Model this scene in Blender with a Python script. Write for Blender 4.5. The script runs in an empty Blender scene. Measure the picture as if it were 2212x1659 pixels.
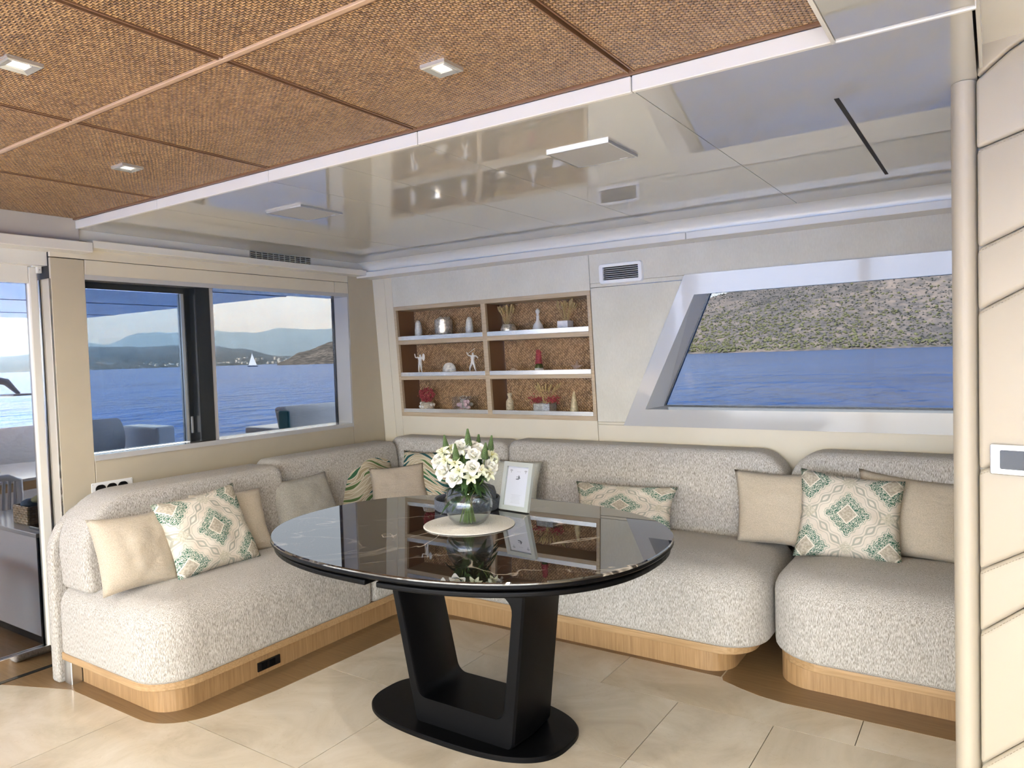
import bpy, bmesh, math, random
from mathutils import Vector, Matrix, noise
random.seed(7)
S = bpy.context.scene
COL = S.collection
PI = math.pi

# ---------------------------------------------------------------- camera
cam_d = bpy.data.cameras.new('camera'); cam = bpy.data.objects.new('camera', cam_d); COL.objects.link(cam)
cam_d.sensor_width = 36.0; cam_d.lens = 1570.0 / 2212.0 * 36.0
cam_d.clip_start = 0.02; cam_d.clip_end = 40000
rgt = Vector((0.8316, 0.5544, -0.0316)); dwn = Vector((-0.0047, -0.0499, -0.9987)); fwd = Vector((-0.5553, 0.8308, -0.0389))
fwd.normalize(); rgt = (rgt - fwd * rgt.dot(fwd)).normalized(); up = rgt.cross(fwd)
cam.matrix_world = Matrix(((rgt.x, up.x, -fwd.x, 0), (rgt.y, up.y, -fwd.y, 0), (rgt.z, up.z, -fwd.z, 1.5), (0, 0, 0, 1)))
S.camera = cam

# ---------------------------------------------------------------- world, sun, exposure
S.view_settings.view_transform = 'Standard'; S.view_settings.look = 'None'
S.view_settings.gamma = 1.0; S.view_settings.use_curve_mapping = False
S.view_settings.exposure = 4.08
W = bpy.data.worlds.new('sky'); S.world = W; W.use_nodes = True
nt = W.node_tree; nt.nodes.clear()
tc = nt.nodes.new('ShaderNodeTexCoord'); sx = nt.nodes.new('ShaderNodeSeparateXYZ'); rp = nt.nodes.new('ShaderNodeValToRGB')
bg = nt.nodes.new('ShaderNodeBackground'); wo = nt.nodes.new('ShaderNodeOutputWorld')
nt.links.new(tc.outputs['Generated'], sx.inputs[0]); nt.links.new(sx.outputs[2], rp.inputs[0])
cr = rp.color_ramp; cr.elements[0].position = 0.0; cr.elements[0].color = (1.04, 1.05, 1.04, 1)
cr.elements[1].position = 0.9; cr.elements[1].color = (0.48, 0.60, 0.80, 1)
e = cr.elements.new(0.10); e.color = (1.02, 1.04, 1.04, 1)
e = cr.elements.new(0.35); e.color = (0.90, 0.93, 0.95, 1)
nt.links.new(rp.outputs[0], bg.inputs[0]); bg.inputs[1].default_value = 1.0
nt.links.new(bg.outputs[0], wo.inputs[0])
sun_d = bpy.data.lights.new('sun', 'SUN'); sun_d.energy = 7.0; sun_d.angle = math.radians(0.6); sun_d.color = (1, 0.94, 0.85)
sun = bpy.data.objects.new('sun', sun_d); COL.objects.link(sun); sun.location = (-35, -62, 70)
sun.rotation_euler = Vector((-0.35, -0.62, 0.70)).to_track_quat('Z', 'Y').to_euler()
S.cycles.use_denoising = True
S.cycles.max_bounces = 14; S.cycles.diffuse_bounces = 7; S.cycles.glossy_bounces = 6; S.cycles.transmission_bounces = 10
S.cycles.transparent_max_bounces = 24; S.cycles.caustics_reflective = False; S.cycles.caustics_refractive = False
S.cycles.sample_clamp_indirect = 6.0; S.cycles.blur_glossy = 0.1

# ---------------------------------------------------------------- material helpers
class N:
    def __init__(s, name):
        s.m = bpy.data.materials.new(name); s.m.use_nodes = True
        s.t = s.m.node_tree; s.b = s.t.nodes['Principled BSDF']
        s.o = [n for n in s.t.nodes if n.type == 'OUTPUT_MATERIAL'][0]
    def n(s, typ, **kw):
        q = s.t.nodes.new(typ)
        for k, v in kw.items(): setattr(q, k, v)
        return q
    def l(s, a, b): s.t.links.new(a, b)
    def set(s, i, v):
        if hasattr(v, 'is_linked') or hasattr(v, 'links'): s.l(v, s.b.inputs[i])
        else: s.b.inputs[i].default_value = v if not isinstance(v, tuple) or len(v) == 4 else v + (1,)
    def co(s, kind='Object', scale=(1, 1, 1), rot=(0, 0, 0), loc=(0, 0, 0)):
        t = s.n('ShaderNodeTexCoord'); mp = s.n('ShaderNodeMapping')
        mp.inputs['Scale'].default_value = scale; mp.inputs['Rotation'].default_value = rot; mp.inputs['Location'].default_value = loc
        s.l(t.outputs[kind], mp.inputs[0]); return mp.outputs[0]
    def noise(s, vec, scale, detail=3, rough=0.55, dist=0):
        q = s.n('ShaderNodeTexNoise'); s.l(vec, q.inputs['Vector'])
        q.inputs['Scale'].default_value = scale; q.inputs['Detail'].default_value = detail
        q.inputs['Roughness'].default_value = rough; q.inputs['Distortion'].default_value = dist
        return q.outputs[0]
    def ramp(s, fac, stops, interp='LINEAR'):
        q = s.n('ShaderNodeValToRGB'); s.l(fac, q.inputs[0]); r = q.color_ramp; r.interpolation = interp
        while len(r.elements) < len(stops): r.elements.new(0.5)
        for el, (p, c) in zip(r.elements, stops):
            el.position = p; el.color = c if len(c) == 4 else c + (1,)
        return q.outputs[0]
    def mix(s, f, a, b, mode='MIX'):
        q = s.n('ShaderNodeMix', data_type='RGBA', blend_type=mode)
        for i, v in ((0, f), (6, a), (7, b)):
            if hasattr(v, 'links'): s.l(v, q.inputs[i])
            else: q.inputs[i].default_value = v if not isinstance(v, tuple) or len(v) == 4 else v + (1,)
        return q.outputs[2]
    def M(s, op, a, b=None, c=None):
        q = s.n('ShaderNodeMath', operation=op)
        for i, v in enumerate((a, b, c)):
            if v is None: continue
            if hasattr(v, 'links'): s.l(v, q.inputs[i])
            else: q.inputs[i].default_value = v
        return q.outputs[0]
    def sep(s, v):
        q = s.n('ShaderNodeSeparateXYZ'); s.l(v, q.inputs[0]); return q.outputs
    def bump(s, h, strength=0.3, dist=0.01):
        q = s.n('ShaderNodeBump'); q.inputs['Strength'].default_value = strength; q.inputs['Distance'].default_value = dist
        s.l(h, q.inputs['Height']); s.l(q.outputs[0], s.b.inputs['Normal'])

MATS = {}
def plain(name, col, rough=0.5, metal=0.0, coat=0.0, spec=0.5, ior=1.5, var=0.0, vscale=6):
    if name in MATS: return MATS[name]
    k = N(name); k.set('Roughness', rough); k.set('Metallic', metal); k.set('Coat Weight', coat); k.set('Coat Roughness', 0.03)
    k.set('Specular IOR Level', spec); k.set('IOR', ior)
    if var:
        f = k.noise(k.co(), vscale, 4)
        a = tuple(max(0, c * (1 - var)) for c in col); b = tuple(min(1, c * (1 + var)) for c in col)
        k.set('Base Color', k.ramp(f, [(0.3, a), (0.7, b)]))
    else: k.set('Base Color', col)
    MATS[name] = k.m; return k.m

def mat_fabric():
    k = N('fabric_boucle')
    a = k.noise(k.co(scale=(1, 1, 0.15)), 480, 1.5, 0.6)
    b = k.noise(k.co(scale=(1, 1, 0.4)), 190, 2)
    c = k.noise(k.co(), 2.2, 3)
    f = k.M('ADD', k.M('MULTIPLY', a, 0.85), k.M('MULTIPLY', b, 0.15))
    col = k.ramp(f, [(0.32, (0.17, 0.15, 0.125)), (0.45, (0.35, 0.325, 0.285)), (0.56, (0.53, 0.51, 0.475)), (0.70, (0.70, 0.685, 0.655))])
    col = k.mix(k.M('MULTIPLY', c, 0.22), col, (0.46, 0.42, 0.36))
    k.set('Base Color', col); k.set('Roughness', 0.92); k.set('Specular IOR Level', 0.2); k.set('Sheen Weight', 0.12)
    k.bump(f, 0.55, 0.004); return k.m
FAB = mat_fabric()

def mat_cloth(name, col, rough=0.85, amt=0.12, fine=260):
    k = N(name); a = k.noise(k.co(), fine, 2); w = k.noise(k.co(scale=(1, 1, 2.2)), 9, 3, 0.5, 0.6)
    c1 = tuple(c * (1 - amt) for c in col); c2 = tuple(min(1, c * (1 + amt)) for c in col)
    k.set('Base Color', k.ramp(a, [(0.35, c1), (0.65, c2)])); k.set('Roughness', rough); k.set('Specular IOR Level', 0.25); k.set('Sheen Weight', 0.1)
    k.bump(k.M('ADD', k.M('MULTIPLY', w, 1.0), k.M('MULTIPLY', a, 0.05)), 0.35, 0.02); return k.m
CREAM = mat_cloth('cushion_cream', (0.47, 0.41, 0.32))
TAUPE = mat_cloth('cushion_taupe', (0.40, 0.34, 0.27))
GREYC = mat_cloth('cushion_grey', (0.33, 0.315, 0.275), amt=0.25, fine=300)
SAGE = mat_cloth('cushion_sage', (0.42, 0.43, 0.39))
DECKC = mat_cloth('deck_cushion_grey', (0.62, 0.62, 0.63))

def mat_wood(name, c1, c2, axis=2, rough=0.38, scale=1.0):
    k = N(name); sc = [38 * scale] * 3; sc[axis] = 1.6 * scale
    f = k.noise(k.co(scale=tuple(sc)), 3.0, 5, 0.6, 0.3)
    g = k.noise(k.co(), 1.3, 2)
    col = k.ramp(f, [(0.3, c1), (0.72, c2)])
    k.set('Base Color', k.mix(k.M('MULTIPLY', g, 0.25), col, tuple(v * 0.8 for v in c1))); k.set('Roughness', rough)
    k.bump(f, 0.08, 0.002); return k.m
OAK = mat_wood('oak_vertical', (0.30, 0.175, 0.075), (0.46, 0.29, 0.14))
OAKX = mat_wood('oak_long_x', (0.33, 0.20, 0.09), (0.50, 0.33, 0.17), 0)
OAKY = mat_wood('oak_long_y', (0.36, 0.23, 0.115), (0.55, 0.39, 0.22), 1)
FLOORWOOD = mat_wood('oak_floor', (0.19, 0.115, 0.05), (0.28, 0.18, 0.088), 0, 0.35)
SHELFWOOD = mat_wood('oak_shelf', (0.42, 0.32, 0.20), (0.56, 0.45, 0.31), 0, 0.45)
TEAK = mat_wood('teak', (0.40, 0.24, 0.11), (0.55, 0.36, 0.19), 0, 0.4)

def mat_tile():
    k = N('marble_tile'); v = k.co()
    oi = k.n('ShaderNodeObjectInfo')
    add = k.n('ShaderNodeVectorMath', operation='ADD'); cmb = k.n('ShaderNodeCombineXYZ')
    r = k.M('MULTIPLY', oi.outputs['Random'], 40.0); k.l(r, cmb.inputs[0]); k.l(r, cmb.inputs[1])
    k.l(v, add.inputs[0]); k.l(cmb.outputs[0], add.inputs[1]); v = add.outputs[0]
    a = k.noise(v, 2.6, 6, 0.62, 0.8); b = k.noise(v, 9, 5, 0.7, 1.2); c = k.noise(v, 30, 3, 0.6)
    col = k.ramp(a, [(0.28, (0.46, 0.395, 0.295)), (0.5, (0.585, 0.52, 0.405)), (0.75, (0.70, 0.645, 0.545))])
    vein = k.ramp(k.M('ABSOLUTE', k.M('SUBTRACT', b, 0.5)), [(0.0, (1, 1, 1)), (0.012, (0, 0, 0))])
    msk = k.ramp(c, [(0.52, (0, 0, 0)), (0.62, (1, 1, 1))])
    col = k.mix(k.M('MULTIPLY', k.M('MULTIPLY', vein, msk), 0.35), col, (0.40, 0.32, 0.22))
    k.set('Base Color', col); k.set('Roughness', k.M('ADD', k.M('MULTIPLY', a, 0.18), 0.10)); k.set('Specular IOR Level', 0.5)
    k.bump(b, 0.03, 0.002); return k.m
TILE = mat_tile()

def mat_weave(name, cell, rot, dark, mid, light, strength=0.8, kind='Object', axes=(0, 1)):
    k = N(name); v = k.co(kind, rot=rot)
    wob = k.noise(v, 3.0, 2); xyz = k.sep(v)
    u = k.M('ADD', k.M('MULTIPLY', xyz[axes[0]], 0.72 / cell), k.M('MULTIPLY', wob, 2.2))
    w = k.M('ADD', k.M('MULTIPLY', xyz[axes[1]], 1.15 / cell), k.M('MULTIPLY', wob, 1.6))
    fu = k.M('FLOOR', u); fw = k.M('FLOOR', w)
    # plain weave: one strand over, one under
    chk = k.M('PINGPONG', k.M('ADD', fu, fw), 1.0)
    su = k.M('ABSOLUTE', k.M('SINE', k.M('MULTIPLY', u, PI))); sw = k.M('ABSOLUTE', k.M('SINE', k.M('MULTIPLY', w, PI)))
    h = k.M('ADD', k.M('MULTIPLY', su, chk), k.M('MULTIPLY', sw, k.M('SUBTRACT', 1.0, chk)))
    wn = k.n('ShaderNodeTexWhiteNoise', noise_dimensions='2D'); cb = k.n('ShaderNodeCombineXYZ')
    k.l(fu, cb.inputs[0]); k.l(fw, cb.inputs[1]); k.l(cb.outputs[0], wn.inputs['Vector'])
    big = k.noise(v, 5, 3)
    val = k.M('ADD', k.M('MULTIPLY', h, 0.55), k.M('ADD', k.M('MULTIPLY', wn.outputs[0], 0.34), k.M('MULTIPLY', big, 0.25)))
    k.set('Base Color', k.ramp(val, [(0.18, dark), (0.5, mid), (0.92, light)])); k.set('Roughness', 0.42); k.set('Specular IOR Level', 0.55)
    k.bump(h, strength, 0.006); return k.m
CANE = mat_weave('woven_cane', 0.0078, (0, 0, 0.0), (0.026, 0.010, 0.003), (0.215, 0.106, 0.040), (0.58, 0.36, 0.165), 1.0)
CANEW = mat_weave('woven_cane_shelf', 0.0105, (0, 0.78, 0.0), (0.03, 0.012, 0.004), (0.30, 0.155, 0.065), (0.66, 0.42, 0.22), axes=(0, 2))

def mat_marble_black():
    k = N('black_marble'); v = k.co(scale=(1, 1.0, 1))
    b = k.noise(v, 1.1, 4, 0.5, 1.2); c = k.noise(v, 3, 2); d = k.noise(v, 4.5, 4, 0.6, 1.0)
    v1 = k.ramp(k.M('ABSOLUTE', k.M('SUBTRACT', b, 0.5)), [(0.0, (1, 1, 1)), (0.0065, (0, 0, 0))])
    v2 = k.ramp(k.M('ABSOLUTE', k.M('SUBTRACT', d, 0.5)), [(0.0, (1, 1, 1)), (0.006, (0, 0, 0))])
    msk = k.ramp(c, [(0.48, (0, 0, 0)), (0.62, (1, 1, 1))])
    vm = k.M('ADD', k.M('MULTIPLY', v1, k.M('ADD', k.M('MULTIPLY', msk, 0.65), 0.20)), k.M('MULTIPLY', k.M('MULTIPLY', v2, msk), 0.22))
    k.set('Base Color', k.mix(vm, k.ramp(c, [(0.3, (0.006, 0.0045, 0.004)), (0.7, (0.016, 0.011, 0.008))]), (0.62, 0.55, 0.46)))
    k.set('Roughness', 0.012); k.set('IOR', 2.9); k.set('Specular IOR Level', 0.5); return k.m
MARBLE = mat_marble_black()

def mat_lacquer():
    k = N('white_lacquer'); n = k.noise(k.co(), 1.1, 2)
    k.set('Base Color', (0.50, 0.485, 0.44)); k.set('Roughness', 0.008); k.set('IOR', 3.9); k.set('Coat Weight', 0.0); k.set('Coat Roughness', 0.02)
    k.bump(n, 0.0015, 0.02); return k.m
LACQ = mat_lacquer()
WHITE = plain('white_trim', (0.70, 0.68, 0.615), 0.25, coat=0.2)
GREYW = plain('window_surround', (0.47, 0.465, 0.45), 0.10, coat=0.4)
def mat_wallpanel():
    k = N('wall_suede'); a = k.noise(k.co(), 2.2, 5, 0.6); b = k.noise(k.co(scale=(1, 1, 0.3)), 160, 2)
    k.set('Base Color', k.mix(0.12, k.ramp(a, [(0.3, (0.58, 0.55, 0.45)), (0.7, (0.69, 0.66, 0.56))]), k.ramp(b, [(0.3, (0.45, 0.42, 0.34)), (0.7, (0.8, 0.78, 0.70))])))
    k.set('Roughness', 0.75); k.bump(b, 0.1, 0.002); return k.m
WALLP = mat_wallpanel()
WALLL = plain('wall_cream', (0.47, 0.415, 0.31), 0.55, var=0.04, vscale=3)
BEIGE = plain('wall_beige', (0.66, 0.60, 0.47), 0.5, var=0.03, vscale=3)
LEATHER = None
def mat_leather():
    k = N('cream_leather'); v = k.co(); vor = k.n('ShaderNodeTexVoronoi'); k.l(v, vor.inputs['Vector']); vor.inputs['Scale'].default_value = 420
    k.set('Base Color', (0.43, 0.382, 0.297)); k.set('Roughness', 0.45); k.set('Specular IOR Level', 0.4); k.bump(vor.outputs[0], 0.08, 0.001); return k.m
LEATHER = mat_leather()
STITCH = plain('stitching', (0.36, 0.31, 0.23), 0.8)
DARKGAP = plain('dark_recess', (0.015, 0.013, 0.012), 0.8)
GROUT = plain('grout', (0.13, 0.105, 0.075), 0.8)
BLACK = plain('satin_black', (0.0022, 0.0022, 0.0026), 0.40, spec=0.12)
BLACKG = plain('gloss_black', (0.006, 0.006, 0.007), 0.08)
BLACKF = plain('black_frame', (0.010, 0.013, 0.015), 0.25)
CHROME = plain('chrome', (0.88, 0.88, 0.88), 0.06, metal=1.0)
SATIN = plain('satin_nickel', (0.70, 0.70, 0.66), 0.22, metal=0.7)
STEEL = plain('brushed_steel', (0.62, 0.62, 0.60), 0.28, metal=1.0)
CAP = plain('batten_brown', (0.20, 0.105, 0.055), 0.35)
CAPL = plain('batten_tan', (0.48, 0.33, 0.22), 0.25)
WHITEP = plain('white_plastic', (0.80, 0.80, 0.78), 0.3)
def mat_glass(name, tint, refl=1.0):
    k = N(name); k.t.nodes.remove(k.b)
    tr = k.n('ShaderNodeBsdfTransparent'); tr.inputs[0].default_value = tint + (1,)
    gl = k.n('ShaderNodeBsdfGlossy'); gl.inputs['Roughness'].default_value = 0.0
    lw = k.n('ShaderNodeLayerWeight'); lw.inputs[0].default_value = 0.5
    f5 = k.M('ADD', k.M('MULTIPLY', k.M('POWER', lw.outputs['Facing'], 5.0), 0.95), 0.04)
    mx = k.n('ShaderNodeMixShader'); k.l(k.M('MULTIPLY', f5, refl), mx.inputs[0])
    k.l(tr.outputs[0], mx.inputs[1]); k.l(gl.outputs[0], mx.inputs[2]); k.l(mx.outputs[0], k.o.inputs[0]); return k.m
GL_TINT = mat_glass('tinted_glass', (0.19, 0.215, 0.243), 0.2)
GL_TINT2 = mat_glass('window_glass', (0.226, 0.234, 0.244), 0.08)
GL_DARK = mat_glass('opposite_glass', (0.90, 0.91, 0.92), 0.5)
GL_DOOR = mat_glass('door_glass', (0.40, 0.41, 0.42), 0.3)
GL_CLEAR = mat_glass('clear_glass', (0.96, 0.97, 0.97), 1.0)
def mat_realglass(name, col, ior=1.45):
    k = N(name); k.set('Base Color', col); k.set('Transmission Weight', 1.0); k.set('Roughness', 0.0); k.set('IOR', ior); return k.m
WATERG = mat_glass('vase_water', (0.95, 0.98, 0.985), 0.8)

# ---------------------------------------------------------------- mesh helpers
class MB:
    def __init__(s): s.v = []; s.f = []; s.uv = {}
    def add(s, vs, fs):
        o = len(s.v); s.v += [tuple(p) for p in vs]; s.f += [tuple(o + i for i in f) for f in fs]; return o
    def box(s, x0, x1, y0, y1, z0, z1, mp=None):
        vs = [(x, y, z) for z in (z0, z1) for y in (y0, y1) for x in (x0, x1)]
        if mp: vs = [mp(*p) for p in vs]
        s.add(vs, [(0, 2, 3, 1), (4, 5, 7, 6), (0, 1, 5, 4), (1, 3, 7, 5), (3, 2, 6, 7), (2, 0, 4, 6)]); return s
    def prism(s, poly, z0, z1, mp=None):
        n = len(poly); vs = [(x, y, z0) for x, y in poly] + [(x, y, z1) for x, y in poly]
        if mp: vs = [mp(*p) for p in vs]
        fs = [tuple(reversed(range(n))), tuple(range(n, 2 * n))] + [(i, (i + 1) % n, n + (i + 1) % n, n + i) for i in range(n)]
        s.add(vs, fs); return s
    def loft(s, rings, cap=True):
        n = len(rings[0]); vs = [p for r in rings for p in r]; fs = []
        for j in range(len(rings) - 1):
            for i in range(n): fs.append((j * n + i, j * n + (i + 1) % n, (j + 1) * n + (i + 1) % n, (j + 1) * n + i))
        if cap: fs += [tuple(reversed(range(n))), tuple(range((len(rings) - 1) * n, len(rings) * n))]
        s.add(vs, fs); return s
    def lathe(s, prof, c=(0, 0, 0), seg=24, cap=True, sx=1, sy=1):
        rings = [[(c[0] + r * sx * math.cos(2 * PI * i / seg), c[1] + r * sy * math.sin(2 * PI * i / seg), c[2] + z) for i in range(seg)] for r, z in prof]
        return s.loft(rings, cap)
    def tube(s, pts, r, seg=6, cap=True):
        pts = [Vector(p) for p in pts]; rings = []; prev = None
        for i, p in enumerate(pts):
            d = (pts[min(i + 1, len(pts) - 1)] - pts[max(i - 1, 0)]).normalized()
            a = prev if prev is not None else (Vector((0, 0, 1)) if abs(d.z) < 0.9 else Vector((1, 0, 0)))
            n1 = (a - d * a.dot(d)).normalized(); n2 = d.cross(n1); prev = n1
            rr = r[i] if isinstance(r, (list, tuple)) else r
            rings.append([tuple(p + (n1 * math.cos(2 * PI * k / seg) + n2 * math.sin(2 * PI * k / seg)) * rr) for k in range(seg)])
        return s.loft(rings, cap)
    def ball(s, c, r, seg=10, rows=6, sq=(1, 1, 1)):
        prof = [(max(1e-4, math.sin(PI * j / rows)), -math.cos(PI * j / rows)) for j in range(rows + 1)]
        rings = [[(c[0] + r * sq[0] * q * math.cos(2 * PI * i / seg), c[1] + r * sq[1] * q * math.sin(2 * PI * i / seg), c[2] + r * sq[2] * z) for i in range(seg)] for q, z in prof]
        return s.loft(rings, True)

WL = {}   # object name -> world base location (translations only)
def wloc(o): return WL.get(o.name, Vector((0, 0, 0)))
def link(name, mb, mat, parent=None, smooth=False, bevel=0, seg=2, sub=0, auto=40, label=None, origin=None):
    vs = [Vector(p) for p in mb.v]
    if origin is None:
        xs = [p.x for p in vs]; ys = [p.y for p in vs]; zs = [p.z for p in vs]
        c = Vector(((min(xs) + max(xs)) / 2, (min(ys) + max(ys)) / 2, min(zs)))
    else: c = Vector(origin)
    me = bpy.data.meshes.new(name); me.from_pydata([p - c for p in vs], [], mb.f); me.update()
    bm = bmesh.new(); bm.from_mesh(me); bmesh.ops.recalc_face_normals(bm, faces=bm.faces)
    if bevel:
        es = [ed for ed in bm.edges if len(ed.link_faces) == 2 and ed.calc_face_angle(0) > 0.6]
        bmesh.ops.bevel(bm, geom=es, offset=bevel, segments=seg, profile=0.5, affect='EDGES', clamp_overlap=True)
    bm.to_mesh(me); bm.free()
    if mb.uv:
        uvl = me.uv_layers.new(name='UVMap')
        for lp in me.loops: uvl.data[lp.index].uv = mb.uv.get(lp.vertex_index, (0, 0))
    me.materials.append(mat)
    o = bpy.data.objects.new(name, me); COL.objects.link(o)
    if parent is not None:
        o.parent = parent; o.location = c - wloc(parent)
    else: o.location = c
    WL[o.name] = c
    if smooth:
        for p in me.polygons: p.use_smooth = True
        if auto < 180:
            me.set_sharp_from_angle(angle=math.radians(auto))
    if sub:
        md = o.modifiers.new('sub', 'SUBSURF'); md.levels = sub; md.render_levels = sub
    if label: o['label'] = label
    return o
def tag(o, label, cat, group=None):
    o['label'] = label; o['category'] = cat
    if group: o['group'] = group
    return o
def thing(name, label, cat, loc=(0, 0, 0), group=None):
    o = bpy.data.objects.new(name, None); COL.objects.link(o); o.location = loc; WL[o.name] = Vector(loc)
    o.empty_display_size = 0.05
    return tag(o, label, cat, group)
def struct(o): o['kind'] = 'structure'; return o
def B(*a, **k): return MB().box(*a, **k)
def copy_tree(o, loc=None, rot=None, parent=None, scale=None):
    c = o.copy(); COL.objects.link(c); c.parent = parent
    if loc is not None: c.location = loc
    if rot is not None: c.rotation_euler = rot
    if scale is not None: c.scale = (scale,) * 3
    for ch in list(o.children): copy_tree(ch, parent=c)
    return c
def arc(cx, cy, r, a0, a1, n=6):
    return [(cx + r * math.cos(math.radians(a0 + (a1 - a0) * i / n)), cy + r * math.sin(math.radians(a0 + (a1 - a0) * i / n))) for i in range(n + 1)]
def rrect(x0, x1, y0, y1, rad, inset=0.0, n=6):
    if not isinstance(rad, (list, tuple)): rad = (rad,) * 4
    x0 += inset; x1 -= inset; y0 += inset; y1 -= inset
    r = [max(a - inset, 0.004) for a in rad]
    return (arc(x0 + r[0], y0 + r[0], r[0], 180, 270, n) + arc(x1 - r[1], y0 + r[1], r[1], 270, 360, n)
            + arc(x1 - r[2], y1 - r[2], r[2], 0, 90, n) + arc(x0 + r[3], y1 - r[3], r[3], 90, 180, n))
def cushion(u0, u1, v0, v1, rad, levels, mp, n=6):
    m = MB(); m.loft([[mp(u, v, w) for u, v in rrect(u0, u1, v0, v1, rad, i, n)] for i, w in levels]); return m
def rounded_levels(w0, w1, r0, r1, k=5, crown=0.0):
    L = []
    for i in range(k + 1):
        a = PI / 2 * i / k; L.append((r0 * (1 - math.sin(a)), w0 + (r0 * (1 - math.cos(a)) if w1 > w0 else -r0 * (1 - math.cos(a)))))
    for i in range(k + 1):
        a = PI / 2 * i / k; L.append((r1 * (1 - math.cos(a)), (w1 - r1 + r1 * math.sin(a)) if w1 > w0 else (w1 + r1 - r1 * math.sin(a))))
    if crown:
        L.append((r1 + 0.06, w1 + crown * 0.6)); L.append((r1 + 0.14, w1 + crown))
    return L

# ================================================================ ROOM SHELL
XW, YW, LEAN = -3.90, 4.07, 0.065      # aft wall plane, side wall plane at z=0.9 and its inward lean
def bw(x, z, off=0.0): return (x, YW - LEAN * (z - 0.9) + off, z)
def bmap(x, off, z): return bw(x, z, off)

# ---- floor: screed, marble tiles, oak border
floor = struct(link('floor', B(-4.12, 4.0, -3.3, 4.3, -0.10, -0.012), GROUT))
tile_z = 0.0
def clip_poly(poly, region):
    # Sutherland-Hodgman against a convex region (ccw)
    out = poly
    for i in range(len(region)):
        a = region[i]; b = region[(i + 1) % len(region)]; inp = out; out = []
        if not inp: return []
        side = lambda p: (b[0] - a[0]) * (p[1] - a[1]) - (b[1] - a[1]) * (p[0] - a[0])
        for j in range(len(inp)):
            p, q = inp[j], inp[(j + 1) % len(inp)]; sp, sq = side(p), side(q)
            if sp >= 0: out.append(p)
            if (sp >= 0) != (sq >= 0):
                t = sp / (sp - sq); out.append((p[0] + (q[0] - p[0]) * t, p[1] + (q[1] - p[1]) * t))
    return out
rows = [(2.907, 3.45, (-3.3, -2.20, -1.51, -0.45, 0.5)), (2.392, 2.907, (-3.3, -2.16, -1.14, -0.745, 0.3)),
        (1.72, 2.392, (-3.6, -2.16, -1.14, -0.745, 0.3)), (1.05, 1.72, (-4.1, -3.12, -2.05, -1.0, 0.05, 1.1)),
        (0.38, 1.05, (-4.1, -3.4, -2.4, -1.4, -0.4, 0.6, 1.6)), (-0.3, 0.38, (-4.1, -3.1, -2.05, -1.0, 0.0, 1.0, 2.0)),
        (-1.3, -0.3, (-4.1, -2.1, 0, 2.0, 4)), (-2.3, -1.3, (-4.1, -2.1, 0, 2.0, 4)), (-3.3, -2.3, (-4.1, -2.1, 0, 2.0, 4)),
        (0.38, 1.4, (1.6, 2.8, 4.0)), (-0.3, 0.38, (2.0, 4.0))]
for y0, y1, xs in rows:
    for a, b in zip(xs[:-1], xs[1:]):
        g = 0.0016
        link('tile', B(a + g, b - g, y0 + g, y1 - g, -0.012, 0.0), TILE, floor)
# oak border around the seating, laid as planks slightly proud of the marble
xb, yb = -2.80, 3.215
bord = MB()
outer = [(-4.10, 1.60)] + [(-3.05, 1.60)] + arc(-3.05, 1.85, 0.25, -90, 0, 8)[1:]
p1 = [(-3.98, 1.42), (-3.74, 1.622)] + [(-3.05, 1.622)] + arc(-3.05, 1.872, 0.25, -90, 0, 8)[1:] + [(-2.79, 2.05), (-2.72, 2.35)] + [(-2.72, 2.36), (-3.4, 2.36), (-3.98, 2.36)]
link('wood_border', MB().prism([(-4.10, 1.42), (-3.62, 1.615), (-3.05, 1.622)] + arc(-3.05, 1.872, 0.25, -90, -10, 8)[1:] + [(-2.775, 1.98), (-2.758, 2.10), (-2.745, 2.36), (-4.10, 2.36)], -0.012, 0.0012), FLOORWOOD, floor)
link('wood_border', MB().prism([(-4.10, 2.362), (-2.745, 2.362), (-2.72, 2.95)] + arc(-2.52, 3.03, 0.19, 180, 90, 6) + [(-2.4, 3.228), (-4.10, 3.228)], -0.012, 0.0012), FLOORWOOD, floor)
link('wood_border', MB().prism([(-4.10, 3.23), (-1.06, 3.23), (-1.055, 4.2), (-4.10, 4.2)], -0.012, 0.0012), FLOORWOOD, floor)
link('wood_border', MB().prism([(-1.053, 3.23), (-1.04, 3.20), (-0.95, 3.16), (-0.86, 3.13), (-0.76, 3.115), (-0.6, 3.12), (0.3, 3.13), (0.3, 4.2), (-1.053, 4.2)], -0.012, 0.0012), FLOORWOOD, floor)

# ---- ceiling: lacquered panels, woven panels in a grid, fascia
ceiling = struct(link('ceiling', B(-4.1, 4.0, -3.3, 4.3, 2.30, 2.36), DARKGAP))
gx = [-3.91, -3.10, -2.34, -1.98, -1.575, -0.815, -0.04]
for a, b in zip(gx[:-1], gx[1:]):
    link('gloss_panel', B(a + 0.0012, b - 0.0012, 1.868, 3.86, 2.205, 2.225), LACQ, ceiling)
link('gloss_panel', B(-0.305, -0.035, -3.2, 1.842, 2.200, 2.225), LACQ, ceiling)
link('edge_bead', B(-0.309, -0.033, 1.843, 1.850, 2.196, 2.225), WHITE, ceiling)
link('edge_bead', B(-0.315, -0.306, -3.2, 1.850, 2.196, 2.262), WHITE, ceiling)
link('access_slot', B(-0.385, -0.372, 2.28, 3.42, 2.2038, 2.2062), DARKGAP, ceiling)
fx = [-3.84, -3.112, -2.342, -1.582, -0.82, -0.04]
for a, b in zip(fx[:-1], fx[1:]):
    link('fascia', B(a + 0.0015, b - 0.0015, 1.852, 1.868, 2.203, 2.246), WHITE, ceiling, bevel=0.002, seg=1)
cx = [-3.84, -3.108, -2.329, -1.583, -0.815, -0.318]; cyy = [-3.2, -1.8, -1.06, -0.33, 0.40, 1.133, 1.846]
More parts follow.
